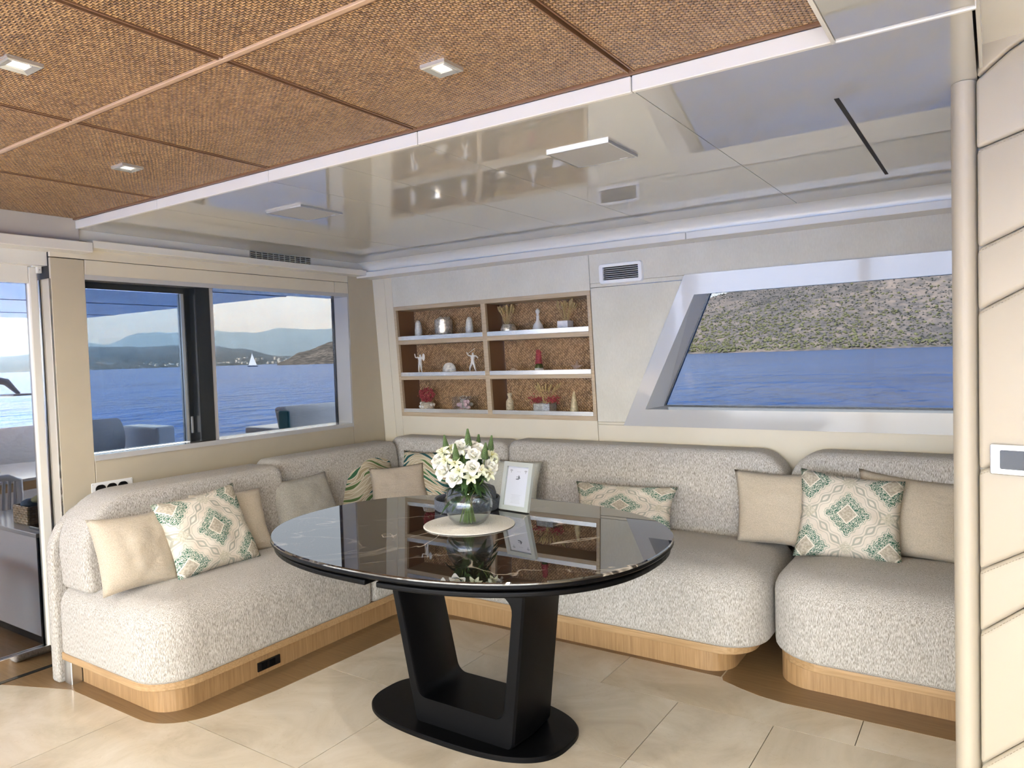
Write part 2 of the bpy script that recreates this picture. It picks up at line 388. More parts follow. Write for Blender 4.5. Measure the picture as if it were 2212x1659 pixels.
for a, b in zip(cx[:-1], cx[1:]):
    for c, d in zip(cyy[:-1], cyy[1:]):
        link('woven_panel', B(a + 0.0085, b - 0.0085, c + 0.007, d - 0.007, 2.252, 2.268), CANE, ceiling, bevel=0.004, seg=2)
for x in cx[1:-1]: link('batten', B(x - 0.010, x + 0.010, -3.2, 1.850, 2.264, 2.275), DARKGAP, ceiling)
for y in cyy[1:-1]:
    link('batten', B(-3.84, -0.318, y - 0.0075, y + 0.0075, 2.2475, 2.275), CAPL, ceiling, bevel=0.0015, seg=1)
    link('batten', B(-3.84, -0.318, y + 0.0085, y + 0.0125, 2.2495, 2.275), CAP, ceiling)
for x in cx[1:-1]:
    for sg in (-1, 1): link('batten', B(x + sg * 0.0085 - 0.002, x + sg * 0.0085 + 0.002, -3.2, 1.850, 2.2495, 2.275), CAP, ceiling)
link('batten', B(-3.84, -0.318, 1.842, 1.853, 2.2465, 2.275), CAP, ceiling)
for x0, x1, y0, y1 in ((2.0, 4.0, -3.2, 4.2), (0.46, 2.0, 2.42, 4.2), (-0.04, 0.46, 2.42, 4.2), (-0.315, 0.0, -3.2, -3.19)):
    link('lining_panel', B(x0, x1, y0, y1, 2.226 if y1 != 4.2 or x0 > 0 else 2.205, 2.25), WHITE, ceiling)
link('lining_panel', B(-0.034, 2.0, -3.2, 2.42, 2.285, 2.30), WHITE, ceiling)
link('lining_edge', B(-0.036, -0.028, -3.2, 2.37, 2.2245, 2.30), WHITE, ceiling)

# ---- side wall (shelf wall), inclined
wall_back = struct(link('wall_back', MB().box(-4.1, -3.72, 0.02, 0.34, -0.05, 2.25, bmap).box(-2.06, -1.97, 0.02, 0.34, -0.05, 2.25, bmap)
    .box(-3.72, -2.06, 0.02, 0.34, -0.05, 1.07, bmap).box(-3.72, -2.06, 0.02, 0.34, 1.90, 2.25, bmap)
    .box(-1.97, 0.5, 0.02, 0.34, -0.05, 1.05, bmap).box(-1.97, 0.5, 0.02, 0.34, 1.93, 2.25, bmap).box(0.5, 4.0, 0.02, 0.34, -0.05, 2.25, bmap), DARKGAP))
def bpanel(poly, m, off=0.0, th=0.02, name='wall_panel'):
    return link(name, MB().prism([(x, z) for x, z in poly], off, off + th, lambda u, v, w: bw(u, v, w)), m, wall_back, bevel=0.0015, seg=1)
R = lambda x0, x1, z0, z1: [(x0, z0), (x1, z0), (x1, z1), (x0, z1)]
g = 0.0015
bpanel(R(-4.05, -3.785 - g, 0.0, 2.13), BEIGE)
bpanel(R(-3.785 + g, -3.712, 0.0, 2.13), BEIGE)
bpanel(R(-3.712 + g, -2.078 - g, 1.884, 2.13), WALLP)
bpanel(R(-3.712 + g, -2.078 - g, 0.0, 1.078), BEIGE)
bpanel(R(-2.078 + g, 0.5, 1.926, 2.13), WALLP)
bpanel([(-2.078 + g, 1.072), (-1.888, 1.072), (-1.487, 1.898), (-2.078 + g, 1.898)], WALLP)
bpanel([(-2.078 + g, 1.901), (-1.486, 1.901), (-1.474, 1.925), (-2.078 + g, 1.925)], WALLP)
bpanel(R(-2.078 + g, 0.5, 0.0, 1.055 - g), BEIGE)
bpanel([(-2.078 + g, 1.055), (-1.897, 1.055), (-1.889, 1.0705), (-2.078 + g, 1.0705)], BEIGE)
# pelmet along the side wall and its cove
trim_1 = struct(link('trim_1', MB().box(-3.90, -1.402, 3.83, 4.03, 2.100, 2.138).box(-1.398, 0.1, 3.83, 4.03, 2.100, 2.138), WHITE, bevel=0.002, seg=1))
cov = MB(); pts = [(3.79, 2.207), (3.815, 2.203), (3.838, 2.193), (3.852, 2.175), (3.858, 2.155), (3.860, 2.136)]
cov.loft([[(-3.90, y, z), (0.1, y, z), (0.1, y + 0.02, z + 0.012), (-3.90, y + 0.02, z + 0.012)] for y, z in pts])
link('cove', cov, WHITE, trim_1, smooth=True)

# ---- slanted window in the side wall
window_2 = struct(link('window_2', MB().prism([(-1.895, 1.055), (0.3, 1.055), (0.3, 1.925), (-1.475, 1.925)], 0.0, 0.001, lambda u, v, w: bw(u, v, 0.24 + w)), DARKGAP))
bpy.data.objects.remove(window_2)
ob = [(-1.897, 1.053), (0.40, 1.053), (0.40, 1.927), (-1.472, 1.927)]
ib = [(-1.750, 1.155), (0.40, 1.160), (0.40, 1.820), (-1.420, 1.812)]
gb = [(-1.676, 1.168), (0.40, 1.170), (0.40, 1.832), (-1.372, 1.826)]
sur = MB()
def ring(m, A, Bq, oa, obb, close=True):
    o = m.add([bw(u, v, oa) for u, v in A] + [bw(u, v, obb) for u, v in Bq], [(i, (i + 1) % 4, 4 + (i + 1) % 4, 4 + i) for i in range(4)])
ring(sur, ob, ib, -0.012, -0.012); ring(sur, ob, ob, 0.02, -0.012)
window_2 = struct(link('window_2', sur, GREYW))
rev = MB(); ring(rev, ib, gb, -0.012, 0.10)
link('reveal', rev, plain('reveal_grey', (0.42, 0.43, 0.44), 0.15), window_2)
gsk = MB(); gi = [(u + s * 0.010, v + t * 0.006) for (u, v), (s, t) in zip(gb, ((1.2, 1), (-1, 1), (-1, -1), (1.0, -1)))]
ring(gsk, gb, gi, 0.098, 0.098); ring(gsk, gi, gi, 0.098, 0.12)
link('gasket', gsk, BLACKF, window_2)
link('pane', MB().prism(gb, 0.104, 0.114, lambda u, v, w: bw(u, v, w)), GL_TINT2, window_2)

# ---- aft wall with windows
wl = MB()
wl.box(-4.06, -3.915, 1.752, 4.2, 0, 1.045).box(-4.06, -3.915, 3.735, 4.2, 1.045, 1.97).box(-4.06, -3.915, 1.752, 4.2, 1.97, 2.28).box(-4.06, -3.915, 1.752, 1.912, 1.045, 1.97)
wall_left = struct(link('wall_left', wl, DARKGAP))
def lpanel(y0, y1, z0, z1, m, x0=-3.916, x1=XW): return link('wall_panel', B(x0, x1, y0, y1, z0, z1), m, wall_left, bevel=0.0015, seg=1)
lpanel(1.752, 1.914, 0, 2.06, WALLL)
lpanel(1.917, 3.742, 0, 1.024, WALLL)
lpanel(3.745, 4.06, 0, 2.12, WALLL)
lpanel(1.917, 3.610, 1.985, 2.062, BEIGE)
lpanel(3.613, 3.742, 1.985, 2.062, BEIGE)
lpanel(1.752, 3.742, 2.065, 2.12, BEIGE)
trim_2 = struct(link('trim_2', MB().box(-3.915, -3.800, 1.915, 3.835, 2.112, 2.150), WHITE, bevel=0.002, seg=1))
link('frieze', MB().box(-3.915, -3.858, 1.79, 2.888, 2.150, 2.206).box(-3.915, -3.858, 3.375, 3.86, 2.150, 2.206), WHITE, trim_2)
link('frieze', MB().box(-3.915, -3.868, 2.888, 3.375, 2.150, 2.206), plain('grille_recess', (0.05, 0.045, 0.04), 0.7), trim_2)
grille = thing('air_grille', 'grey louvred air grille set in the frieze above the aft window', 'grille', (-3.86, 3.13, 2.15))
for i in range(5): link('slat', B(-3.866, -3.856, 2.890, 3.372, 2.1535 + i * 0.0118, 2.1575 + i * 0.0118), STEEL, grille)
for i in range(12): link('mullion_bar', B(-3.864, -3.858, 2.890 + i * 0.0436, 2.8945 + i * 0.0436, 2.151, 2.205), STEEL, grille)

window_1 = struct(link('window_1', MB().box(-4.07, -3.894, 1.914, 3.742, 1.022, 1.050).box(-4.07, -3.898, 1.914, 3.742, 1.960, 1.986)
    .box(-4.07, -3.90, 3.730, 3.744, 1.046, 1.972), GREYW))
link('mullion', B(-4.05, -3.925, 2.545, 2.640, 1.050, 1.970), BLACKF, window_1, bevel=0.004)
link('mullion_edge', B(-4.05, -3.935, 2.640, 2.668, 1.050, 1.970), GREYW, window_1)
sash = link('sash', MB().box(-4.03, -3.985, 1.914, 2.545, 1.925, 1.968).box(-4.03, -3.985, 2.512, 2.545, 1.052, 1.925), BLACKF, window_1)
link('sash_edge', B(-4.028, -3.99, 2.494, 2.511, 1.052, 1.924), STEEL, window_1)
link('latch', B(-3.99, -3.98, 2.520, 2.533, 1.10, 1.20), STEEL, window_1, bevel=0.003)
link('pane', B(-4.012, -4.004, 1.914, 2.494, 1.052, 1.924), GL_TINT, window_1)
link('pane', B(-4.046, -4.038, 2.64, 3.730, 1.050, 1.970), GL_TINT2, window_1)

# ---- glass sliding door to the aft deck
door_1 = struct(link('door_1', MB().box(-4.045, -4.0, 1.692, 1.738, 0.09, 2.02), WHITE, bevel=0.008))
link('pane', B(-4.030, -4.020, -2.45, 1.695, 0.11, 2.0), GL_DOOR, door_1)
link('top_rail', B(-4.045, -4.0, -2.50, 1.692, 1.935, 2.02), WHITE, door_1)
link('bottom_rail', B(-4.045, -4.0, -2.50, 1.735, 0.0, 0.11), CHROME, door_1, bevel=0.003)
link('floor_track', B(-4.06, -3.985, 1.05, 1.755, -0.01, 0.004), BLACKF, door_1)
link('pillar_cladding', MB().box(-4.07, -3.902, 1.742, 1.7515, 0.02, 1.955), CHROME, door_1)
br = link('hinge_bracket', MB().box(-3.985, -3.965, 1.720, 1.742, 1.985, 2.055).box(-3.985, -3.965, 1.700, 1.722, 2.015, 2.03), WHITE, door_1, bevel=0.003)
for zz in (2.0, 2.043): link('screw', MB().lathe([(0.0, 0), (0.003, 0), (0.003, 0.002), (0.0, 0.002)], (-3.964, 1.731, zz), 8), DARKGAP, br)
trim_3 = struct(link('trim_3', MB().box(-4.06, -3.795, -3.2, 1.912, 2.088, 2.138), WHITE, bevel=0.003, seg=1))
link('frieze', B(-4.06, -3.842, -3.2, 1.868, 2.138, 2.28), plain('frieze_grey', (0.50, 0.475, 0.42), 0.3), trim_3)
link('header', B(-4.06, -3.93, -3.2, 1.752, 2.02, 2.09), WHITE, trim_3)
# remaining, unseen shell of the saloon: open aft doorway, opposite side windows, forward bulkhead
wr = MB()
wr.box(-4.06, 4.0, -3.3, -3.2, 0, 0.12).box(-4.06, 4.0, -3.3, -3.2, 2.1, 2.3)
for x in (-4.06, -1.6, 0.9, 3.4): wr.box(x, x + 0.14, -3.3, -3.2, 0.12, 2.1)
wall_right = struct(link('wall_right', wr, WHITE))
for i, (a, b) in enumerate(((-3.92, -1.6), (-1.46, 0.9), (1.04, 3.4))):
    struct(link('window_%d' % (3 + i), B(a, b, -3.255, -3.247, 0.12, 2.1), GL_DARK))
wall_front = struct(link('wall_front', B(4.0, 4.1, -3.3, 4.3, 0, 2.3), plain('walnut_bulkhead', (0.16, 0.11, 0.075), 0.4)))
wall_aft = struct(link('wall_aft', MB().box(-4.06, -3.93, -3.2, -2.9, 0, 2.05), WHITE))

# ---- upholstered partition on the right
pa = Vector((-0.039, 2.371)); pdv = Vector((0.972, -0.235)).normalized(); pn = Vector((pdv.y, -pdv.x))    # along, and towards the camera
def pm(s, w, z): q = pa + pdv * s + pn * w; return (q.x, q.y, z)
partition = struct(link('wall_partition', MB().prism([(-0.10, 2.40), (-0.036, 2.386), (0.26, 2.312), (0.62, 2.60), (0.62, 4.25), (0.16, 4.25), (0.16, 2.52), (-0.10, 2.52)], 0, 2.204), BEIGE))
link('partition_head', MB().prism([(-0.028, 2.386), (0.26, 2.312), (0.62, 2.60), (0.62, 2.75), (-0.028, 2.75)], 2.204, 2.31), BEIGE, partition)
def pad(name, poly, z_is_v=True, depth=0.026, bev=0.018):
    return link(name, MB().prism(poly, -0.004, depth, lambda u, v, w: pm(u, w, v)), LEATHER, partition, bevel=bev, seg=3, smooth=True, auto=60)
# seams climb to the right
PWD = 0.30
seams = [(0.0, 0.0), (0.318, 1.05), (0.695, 0.90), (0.869, 0.66), (1.146, 0.43), (1.581, 0.52), (1.750, 0.42), (2.016, 0.25)]
for (za, sa_), (zb_, sb_) in zip(seams[:-1], seams[1:]):
    pad('quilt_pad', [(0.0, za + 0.0008), (PWD, za + sa_ * PWD + 0.0008), (PWD, zb_ + sb_ * PWD - 0.0008), (0.0, zb_ - 0.0008)])
    st = MB()
    for j in range(40):
        s = 0.006 + j * 0.0072; zz = zb_ + sb_ * s - 0.013
        st.add([pm(s, 0.0235, zz), pm(s + 0.0045, 0.0235, zz + 0.0045 * sb_), pm(s + 0.0045, 0.0262, zz + 0.0045 * sb_ + 0.0022), pm(s, 0.0262, zz + 0.0022)], [(0, 1, 2, 3)])
    s_o = link('stitching', st, STITCH, partition); s_o['kind'] = 'stuff'
pad('quilt_pad', [(0.0, 2.0168), (PWD, 2.0168 + 0.25 * PWD), (PWD, 2.322), (0.105, 2.266), (0.076, 2.252), (0.0, 2.198)], bev=0.010)
pad('header_pad', [(0.004, 2.206), (0.078, 2.2585), (0.107, 2.272), (PWD, 2.330), (PWD, 2.70), (0.004, 2.70)], depth=0.03, bev=0.006)
post = MB(); post.loft([[(-0.072 + 0.032 * math.cos(a) * (1.0), 2.392 + 0.045 * math.sin(a), z) for a in [2 * PI * i / 20 for i in range(20)]] for z in (0.0, 2.204)])
link('post', post, LEATHER, partition, smooth=True, auto=60)

# the switch plate
sw = thing('switch_plate', 'brushed metal wall switch plate with black rockers on cream leather partition', 'switch', pm(0.14, 0.022, 1.15))
link('plate', MB().prism(rrect(0.030, 0.200, 1.141, 1.223, 0.006), 0.024, 0.036, lambda u, v, w: pm(u, w, v)), STEEL, sw, bevel=0.003)
for i in range(2):
    link('rocker', MB().prism(rrect(0.054 + i * 0.062, 0.114 + i * 0.062, 1.157, 1.208, 0.002), 0.034, 0.039, lambda u, v, w: pm(u, w, v)), BLACKF, sw, bevel=0.001)

# ================================================================ CEILING FIXTURES
LAMP = N('lamp_diffuser'); LAMP.set('Base Color', (0.9, 0.88, 0.82)); LAMP.set('Emission Color', (1.0, 0.93, 0.82)); LAMP.set('Emission Strength', 0.12); LAMP = LAMP.m
def downlight(x, y, label, power=14):
    t = thing('downlight', label, 'downlight', (x, y, 2.24), 'square downlights in the woven ceiling')
    fr = MB(); h = 0.040; k = 0.018
    rings = [[(x + sx_ * a, y + sy_ * a, z) for sx_, sy_ in ((-1, -1), (1, -1), (1, 1), (-1, 1))] for a, z in ((h, 2.2525), (h, 2.243), (h - 0.004, 2.2405), (k + 0.003, 2.2445), (k, 2.248))]
    fr.loft(rings, False); link('trim_ring', fr, SATIN, t)
    link('diffuser', B(x - k - 0.001, x + k + 0.001, y - k - 0.001, y + k + 0.001, 2.2465, 2.2505), LAMP, t)
    ld = bpy.data.lights.new('downlight_lamp', 'AREA'); ld.shape = 'SQUARE'; ld.size = 0.036; ld.energy = power; ld.color = (1.0, 0.95, 0.87); ld.spread = math.radians(160)
    lo = bpy.data.objects.new('downlight_lamp', ld); COL.objects.link(lo); lo.parent = t; lo.location = (0, 0, 0.0055)
LP = 0.35
downlight(-1.19, 1.50, 'square metal downlight in the woven panel beside the white fascia, above the shelves', LP)
downlight(-2.70, 1.50, 'small square downlight in the woven panel above the left sofa', LP)
downlight(-1.985, 0.845, 'square metal downlight in the woven panel next to the sliding door side', LP)
for x, y in ((-0.6, 0.8), (-3.46, 0.82), (-1.19, 0.05), (-2.70, 0.05), (-1.97, -0.7), (-0.6, -0.7), (-3.46, -0.7), (-1.19, -1.45), (-2.7, -1.45), (-1.97, -2.3)):  # lamps out of view, added on the same grid for lighting
    downlight(x, y, 'unseen square metal downlight added for light over the open saloon floor', LP)
def speaker(x0, x1, y0, y1, label):
    t = thing('ceiling_speaker', label, 'speaker', ((x0 + x1) / 2, (y0 + y1) / 2, 2.19), 'square ceiling speakers')
    link('frame', MB().box(x0, x1, y0, y0 + 0.006, 2.196, 2.206).box(x0, x1, y1 - 0.006, y1, 2.196, 2.206).box(x0, x0 + 0.006, y0 + 0.006, y1 - 0.006, 2.196, 2.206).box(x1 - 0.006, x1, y0 + 0.006, y1 - 0.006, 2.196, 2.206), STEEL, t)
    gm = N('speaker_mesh'); vv = gm.co(); xyz = gm.sep(vv)
    q = gm.M('MULTIPLY', gm.M('SINE', gm.M('MULTIPLY', xyz[0], 900)), gm.M('SINE', gm.M('MULTIPLY', xyz[1], 900)))
    gm.set('Base Color', gm.ramp(q, [(0.25, (0.46, 0.455, 0.44)), (0.7, (0.26, 0.26, 0.255))])); gm.set('Roughness', 0.5)
    link('grille', B(x0 + 0.006, x1 - 0.006, y0 + 0.006, y1 - 0.006, 2.1965, 2.2055), gm.m, t)
    link('badge', B(x1 - 0.06, x1 - 0.03, y1 - 0.022, y1 - 0.016, 2.1955, 2.1967), WHITEP, t)
speaker(-1.305, -1.067, 2.215, 2.452, 'square mesh ceiling speaker near the wall vent and slanted window')
speaker(-2.822, -2.582, 2.212, 2.462, 'square mesh ceiling speaker near the aft window grille')

vent = thing('air_vent', 'white plastic wall vent with dark slots beside the slanted window', 'vent', bw(-1.865, 1.915))
vm = lambda u, v, w: bw(u, v, w)
o_ = rrect(-2.008, -1.722, 1.912, 2.036, 0.022); i_ = rrect(-1.978, -1.748, 1.936, 2.014, 0.004)
vr = MB(); n_ = len(o_)
vr.add([bw(u, v, 0) for u, v in o_] + [bw(u, v, -0.018) for u, v in rrect(-2.008, -1.722, 1.912, 2.036, 0.022, 0.005)] + [bw(u, v, -0.018) for u, v in i_] + [bw(u, v, 0.0) for u, v in i_],
       [(k * n_ + i, k * n_ + (i + 1) % n_, (k + 1) * n_ + (i + 1) % n_, (k + 1) * n_ + i) for k in range(3) for i in range(n_)])
link('frame', vr, WHITEP, vent, smooth=True, auto=35)
link('back', MB().prism(i_, -0.001, 0.003, vm), DARKGAP, vent)
for i in range(6): link('louvre', MB().box(-1.977, -1.749, -0.016, -0.003, 1.9445 + i * 0.0118, 1.9463 + i * 0.0118, bmap), WHITEP, vent)

# ================================================================ SOFAS
sofa = thing('corner_sofa', 'long grey bouclé corner sofa on an oak plinth under the windows and shelves', 'sofa', (-3.2, 3.2, 0))
def lpoly(xf, yf, ye, xe, re, rc, rx, xb=-3.66, yb=3.98):
    # L footprint: near end ye, aft front xf, side front yf, far end xe
    return ([(xb, ye)] + arc(xf - re, ye + re, re, -90, 0, 8) + arc(xf + rc, yf - rc, rc, 180, 90, 8) + arc(xe - rx, yf + rx, rx, -90, 0, 8) + [(xe, yb), (xb, yb)])
link('plinth', MB().prism(lpoly(-2.957, 3.26, 1.690, -1.03, 0.13, 0.20, 0.13), 0.0, 0.114), OAK, sofa)
link('base_board', MB().prism(lpoly(-2.903, 3.205, 1.632, -0.925, 0.20, 0.20, 0.16, xb=-3.735), 0.114, 0.150), OAKX, sofa, bevel=0.004)
flat = lambda u, v, w: (u, v, w)
def seat(name, x0, x1, y0, y1, rad, parent, top=0.485):
    return link(name, cushion(x0, x1, y0, y1, rad, rounded_levels(0.150, top, 0.025, 0.115, 6, 0.020), flat, 8), FAB, parent, smooth=True, auto=180)
seat('seat_cushion', -3.725, -2.885, 1.618, 2.868, (0.05, 0.19, 0.035, 0.035), sofa, 0.495)
seat('seat_cushion', -3.725, -2.885, 2.872, 3.92, (0.035, 0.035, 0.035, 0.035), sofa, 0.495)
seat('seat_cushion', -2.881, -0.872, 3.190, 3.92, (0.035, 0.19, 0.05, 0.035), sofa, 0.504)
def back_r(u0, u1, rad, parent, top=0.955, yf=3.835, label=None):
    mp = lambda u, v, w: (u, yf + (v - 0.5) * 0.07 + w, v)
    return link('back_cushion', cushion(u0, u1, 0.47, top, rad, rounded_levels(0.0, 0.192, 0.035, 0.03, 5), mp, 8), FAB, parent, smooth=True, auto=180)
back_r(-3.665, -2.642, (0.03, 0.03, 0.07, 0.07), sofa, 0.945)
back_r(-2.636, -0.905, (0.03, 0.03, 0.17, 0.06), sofa)
def back_l(u0, u1, rad, xf, top, th=0.26):
    mp = lambda u, v, w: (xf - (v - 0.5) * 0.12 - w, u, v)
    return link('back_cushion', cushion(u0, u1, 0.47, top, rad, rounded_levels(0.0, th, 0.035, 0.03, 5), mp, 8), FAB, sofa, smooth=True, auto=180)
back_l(1.628, 2.770, (0.03, 0.03, 0.06, 0.26), -3.435, 0.905)
back_l(2.778, 3.845, (0.03, 0.03, 0.06, 0.06), -3.520, 0.920, 0.20)
link('rear_panel', cushion(1.612, 3.95, 0.0, 0.86, (0.02, 0.02, 0.02, 0.26), rounded_levels(0.0, 0.07, 0.015, 0.02, 3), lambda u, v, w: (-3.735 - w, u, v), 8), FAB, sofa, smooth=True, auto=180)
link('foot', MB().prism(rrect(-3.735, -3.665, 1.64, 1.72, 0.006), 0.0, 0.114), STEEL, sofa)
oc = link('power_outlet', B(-2.960, -2.950, 2.150, 2.280, 0.022, 0.066), BLACKG, sofa, bevel=0.002)
for q in (2.168, 2.215): link('socket', B(-2.952, -2.948, q, q + 0.036, 0.027, 0.061), BLACK, oc, bevel=0.002)

sofa2 = thing('short_sofa', 'short grey bouclé sofa on an oak plinth beside the leather partition', 'sofa', (-0.4, 3.6, 0))
def rpoly(x0, yf, r): return arc(x0 + r, yf + r, r, 180, 270, 8) + [(0.14, yf), (0.14, 3.98), (x0, 3.98)]
link('plinth', MB().prism(rpoly(-0.83, 3.290, 0.14), 0.0, 0.104), OAK, sofa2)
link('base_board', MB().prism(rpoly(-0.835, 3.235, 0.22), 0.104, 0.142), OAKX, sofa2, bevel=0.004)
link('seat_cushion', cushion(-0.862, 0.14, 3.215, 3.92, (0.24, 0.03, 0.03, 0.05), rounded_levels(0.142, 0.506, 0.025, 0.115, 6, 0.020), flat, 8), FAB, sofa2, smooth=True, auto=180)
back_r(-0.893, 0.14, (0.03, 0.03, 0.04, 0.17), sofa2, 0.965)

# wall socket plate behind the sofa back
sp = thing('socket_plate', 'white wall plate with three black round sockets above the left sofa back', 'socket', (-3.89, 2.0, 0.80))
link('plate', MB().prism(rrect(1.890, 2.105, 0.828, 0.908, 0.006), 0.0, 0.004, lambda u, v, w: (-3.90 + w, u, v)), WHITEP, sp, bevel=0.001)
for i in range(3):
    link('socket', MB().prism(rrect(1.908 + i * 0.058, 1.962 + i * 0.058, 0.841, 0.895, 0.022), 0.003, 0.009, lambda u, v, w: (-3.90 + w, u, v)), BLACKG, sp, bevel=0.003)
for u in (1.896, 2.098):
    for v in (0.836, 0.900): link('screw', MB().ball((-3.896, u, v), 0.003, 6, 4), STEEL, sp)

# ================================================================ CUSHIONS
def mat_damask():
    k = N('cushion_damask'); uv = k.n('ShaderNodeTexCoord').outputs['UV']
    xyz = k.sep(uv)
    def fold(a, o):   # distance to nearest lattice line, period 1.72 in -1..1 units
        q = k.M('MULTIPLY', k.M('SUBTRACT', a, 0.5), 2.0)
        return k.M('SUBTRACT', k.M('PINGPONG', k.M('ADD', q, 1.72 * 10 + o), 0.80), 0.0)
    def lattice(ox, oy):
        a = k.M('PINGPONG', k.M('ADD', k.M('MULTIPLY', k.M('SUBTRACT', xyz[0], 0.5), 2.0), 16.0 + ox), 0.80)
        b = k.M('PINGPONG', k.M('ADD', k.M('MULTIPLY', k.M('SUBTRACT', xyz[1], 0.5), 2.0), 16.0 + oy), 0.80)
        return a, b
    a1, b1 = lattice(0, 0); a2, b2 = lattice(0.80, 0.80)
    d1 = k.M('ADD', k.M('MULTIPLY', a1, 1.08), k.M('MULTIPLY', b1, 0.92)); d2 = k.M('ADD', k.M('MULTIPLY', a2, 1.08), k.M('MULTIPLY', b2, 0.92))
    d = k.M('MINIMUM', d1, d2)
    # lobed outline
    sa = k.M('MULTIPLY', k.M('SINE', k.M('MULTIPLY', k.M('SUBTRACT', a1, b1), 30.0)), 0.022)
    dl = k.M('ADD', d, sa)
    vor = k.n('ShaderNodeTexVoronoi', feature='DISTANCE_TO_EDGE'); k.l(uv, vor.inputs['Vector']); vor.inputs['Scale'].default_value = 34
    wv = k.n('ShaderNodeTexWave', wave_type='RINGS'); k.l(uv, wv.inputs['Vector']); wv.inputs['Scale'].default_value = 9; wv.inputs['Distortion'].default_value = 14; wv.inputs['Detail'].default_value = 1.0; wv.inputs['Detail Scale'].default_value = 5
    scroll = k.ramp(wv.outputs[1], [(0.50, (0, 0, 0)), (0.62, (1, 1, 1))])
    green = k.mix(scroll, (0.028, 0.115, 0.075), (0.62, 0.62, 0.53))
    cream = k.ramp(k.noise(uv, 5, 3), [(0.3, (0.60, 0.54, 0.45)), (0.7, (0.70, 0.65, 0.56))])
    taupe = k.ramp(k.noise(uv, 40, 2), [(0.4, (0.36, 0.32, 0.25)), (0.6, (0.50, 0.46, 0.37))])
    def band(x, lo, hi, soft=0.006):
        q = k.n('ShaderNodeMapRange', interpolation_type='SMOOTHSTEP'); k.l(x, q.inputs[0]); q.inputs[1].default_value = lo - soft; q.inputs[2].default_value = lo + soft
        r = k.n('ShaderNodeMapRange', interpolation_type='SMOOTHSTEP'); k.l(x, r.inputs[0]); r.inputs[1].default_value = hi - soft; r.inputs[2].default_value = hi + soft
        return k.M('SUBTRACT', q.outputs[0], r.outputs[0])
    col = cream
    oge = k.M('ADD', d, k.M('MULTIPLY', k.M('SINE', k.M('MULTIPLY', k.M('SUBTRACT', a1, b1), 12.0)), 0.05))
    col = k.mix(k.M('MULTIPLY', band(oge, 0.74, 0.80), 0.85), col, (0.34, 0.345, 0.29))
    col = k.mix(k.M('MULTIPLY', band(oge, 0.665, 0.685), 0.7), col, (0.33, 0.34, 0.28))
    small = k.M('ADD', k.M('ABSOLUTE', k.M('SUBTRACT', a1, 0.80)), b1)
    small2 = k.M('ADD', k.M('ABSOLUTE', k.M('SUBTRACT', b1, 0.80)), a1)
    col = k.mix(k.M('MULTIPLY', band(k.M('MINIMUM', small, small2), -0.1, 0.16), 0.8), col, k.mix(scroll, (0.42, 0.40, 0.30), (0.62, 0.58, 0.48)))
    col = k.mix(band(dl, 0.525, 0.540), col, (0.25, 0.33, 0.26))
    col = k.mix(band(dl, -0.1, 0.49), col, green)
    col = k.mix(band(d, -0.1, 0.235), col, (0.70, 0.66, 0.57))
    col = k.mix(band(d, -0.1, 0.20), col, taupe)
    k.set('Base Color', col); k.set('Roughness', 0.8); k.set('Specular IOR Level', 0.25)
    w = k.noise(k.co(scale=(1, 1, 1.6)), 8, 3, 0.5, 0.7); k.bump(w, 0.3, 0.02); return k.m
DAMASK = mat_damask()
def mat_leaf():
    k = N('cushion_leaf'); uv = k.n('ShaderNodeTexCoord').outputs['UV']; xyz = k.sep(uv)
    # wavy rows of lens-shaped leaves
    u = k.M('ADD', k.M('MULTIPLY', xyz[0], 2.3), k.M('MULTIPLY', xyz[1], 0.7))
    nz = k.noise(uv, 2.2, 2)
    v = k.M('ADD', k.M('ADD', k.M('MULTIPLY', xyz[1], 13.0), k.M('MULTIPLY', k.M('SINE', k.M('MULTIPLY', u, 3.0)), 1.3)), k.M('MULTIPLY', nz, 2.2))
    row = k.M('FLOOR', v); fv = k.M('FRACT', v)
    wn = k.n('ShaderNodeTexWhiteNoise', noise_dimensions='1D'); k.l(row, wn.inputs['W'])
    uu = k.M('ADD', u, k.M('MULTIPLY', wn.outputs[0], 5.0)); fu = k.M('FRACT', uu); cell = k.M('FLOOR', uu)
    env = k.M('MULTIPLY', k.M('SINE', k.M('MULTIPLY', fu, PI)), 0.44)
    dist = k.M('ABSOLUTE', k.M('SUBTRACT', fv, 0.5))
    inside = k.M('LESS_THAN', dist, env)
    edge = k.M('LESS_THAN', k.M('ABSOLUTE', k.M('SUBTRACT', dist, env)), 0.06)
    w2 = k.n('ShaderNodeTexWhiteNoise', noise_dimensions='2D'); cb = k.n('ShaderNodeCombineXYZ'); k.l(row, cb.inputs[0]); k.l(cell, cb.inputs[1]); k.l(cb.outputs[0], w2.inputs['Vector'])
    leafc = k.ramp(w2.outputs[0], [(0.0, (0.02, 0.085, 0.085)), (0.25, (0.035, 0.12, 0.06)), (0.45, (0.09, 0.15, 0.05)), (0.62, (0.36, 0.30, 0.19)), (0.8, (0.46, 0.40, 0.28))], 'CONSTANT')
    col = k.mix(inside, (0.44, 0.37, 0.26), leafc); col = k.mix(edge, col, (0.66, 0.62, 0.50))
    k.set('Base Color', col); k.set('Roughness', 0.8); k.set('Specular IOR Level', 0.25)
    w = k.noise(k.co(), 8, 3, 0.5, 0.5); k.bump(w, 0.25, 0.02); return k.m
LEAFM = mat_leaf()

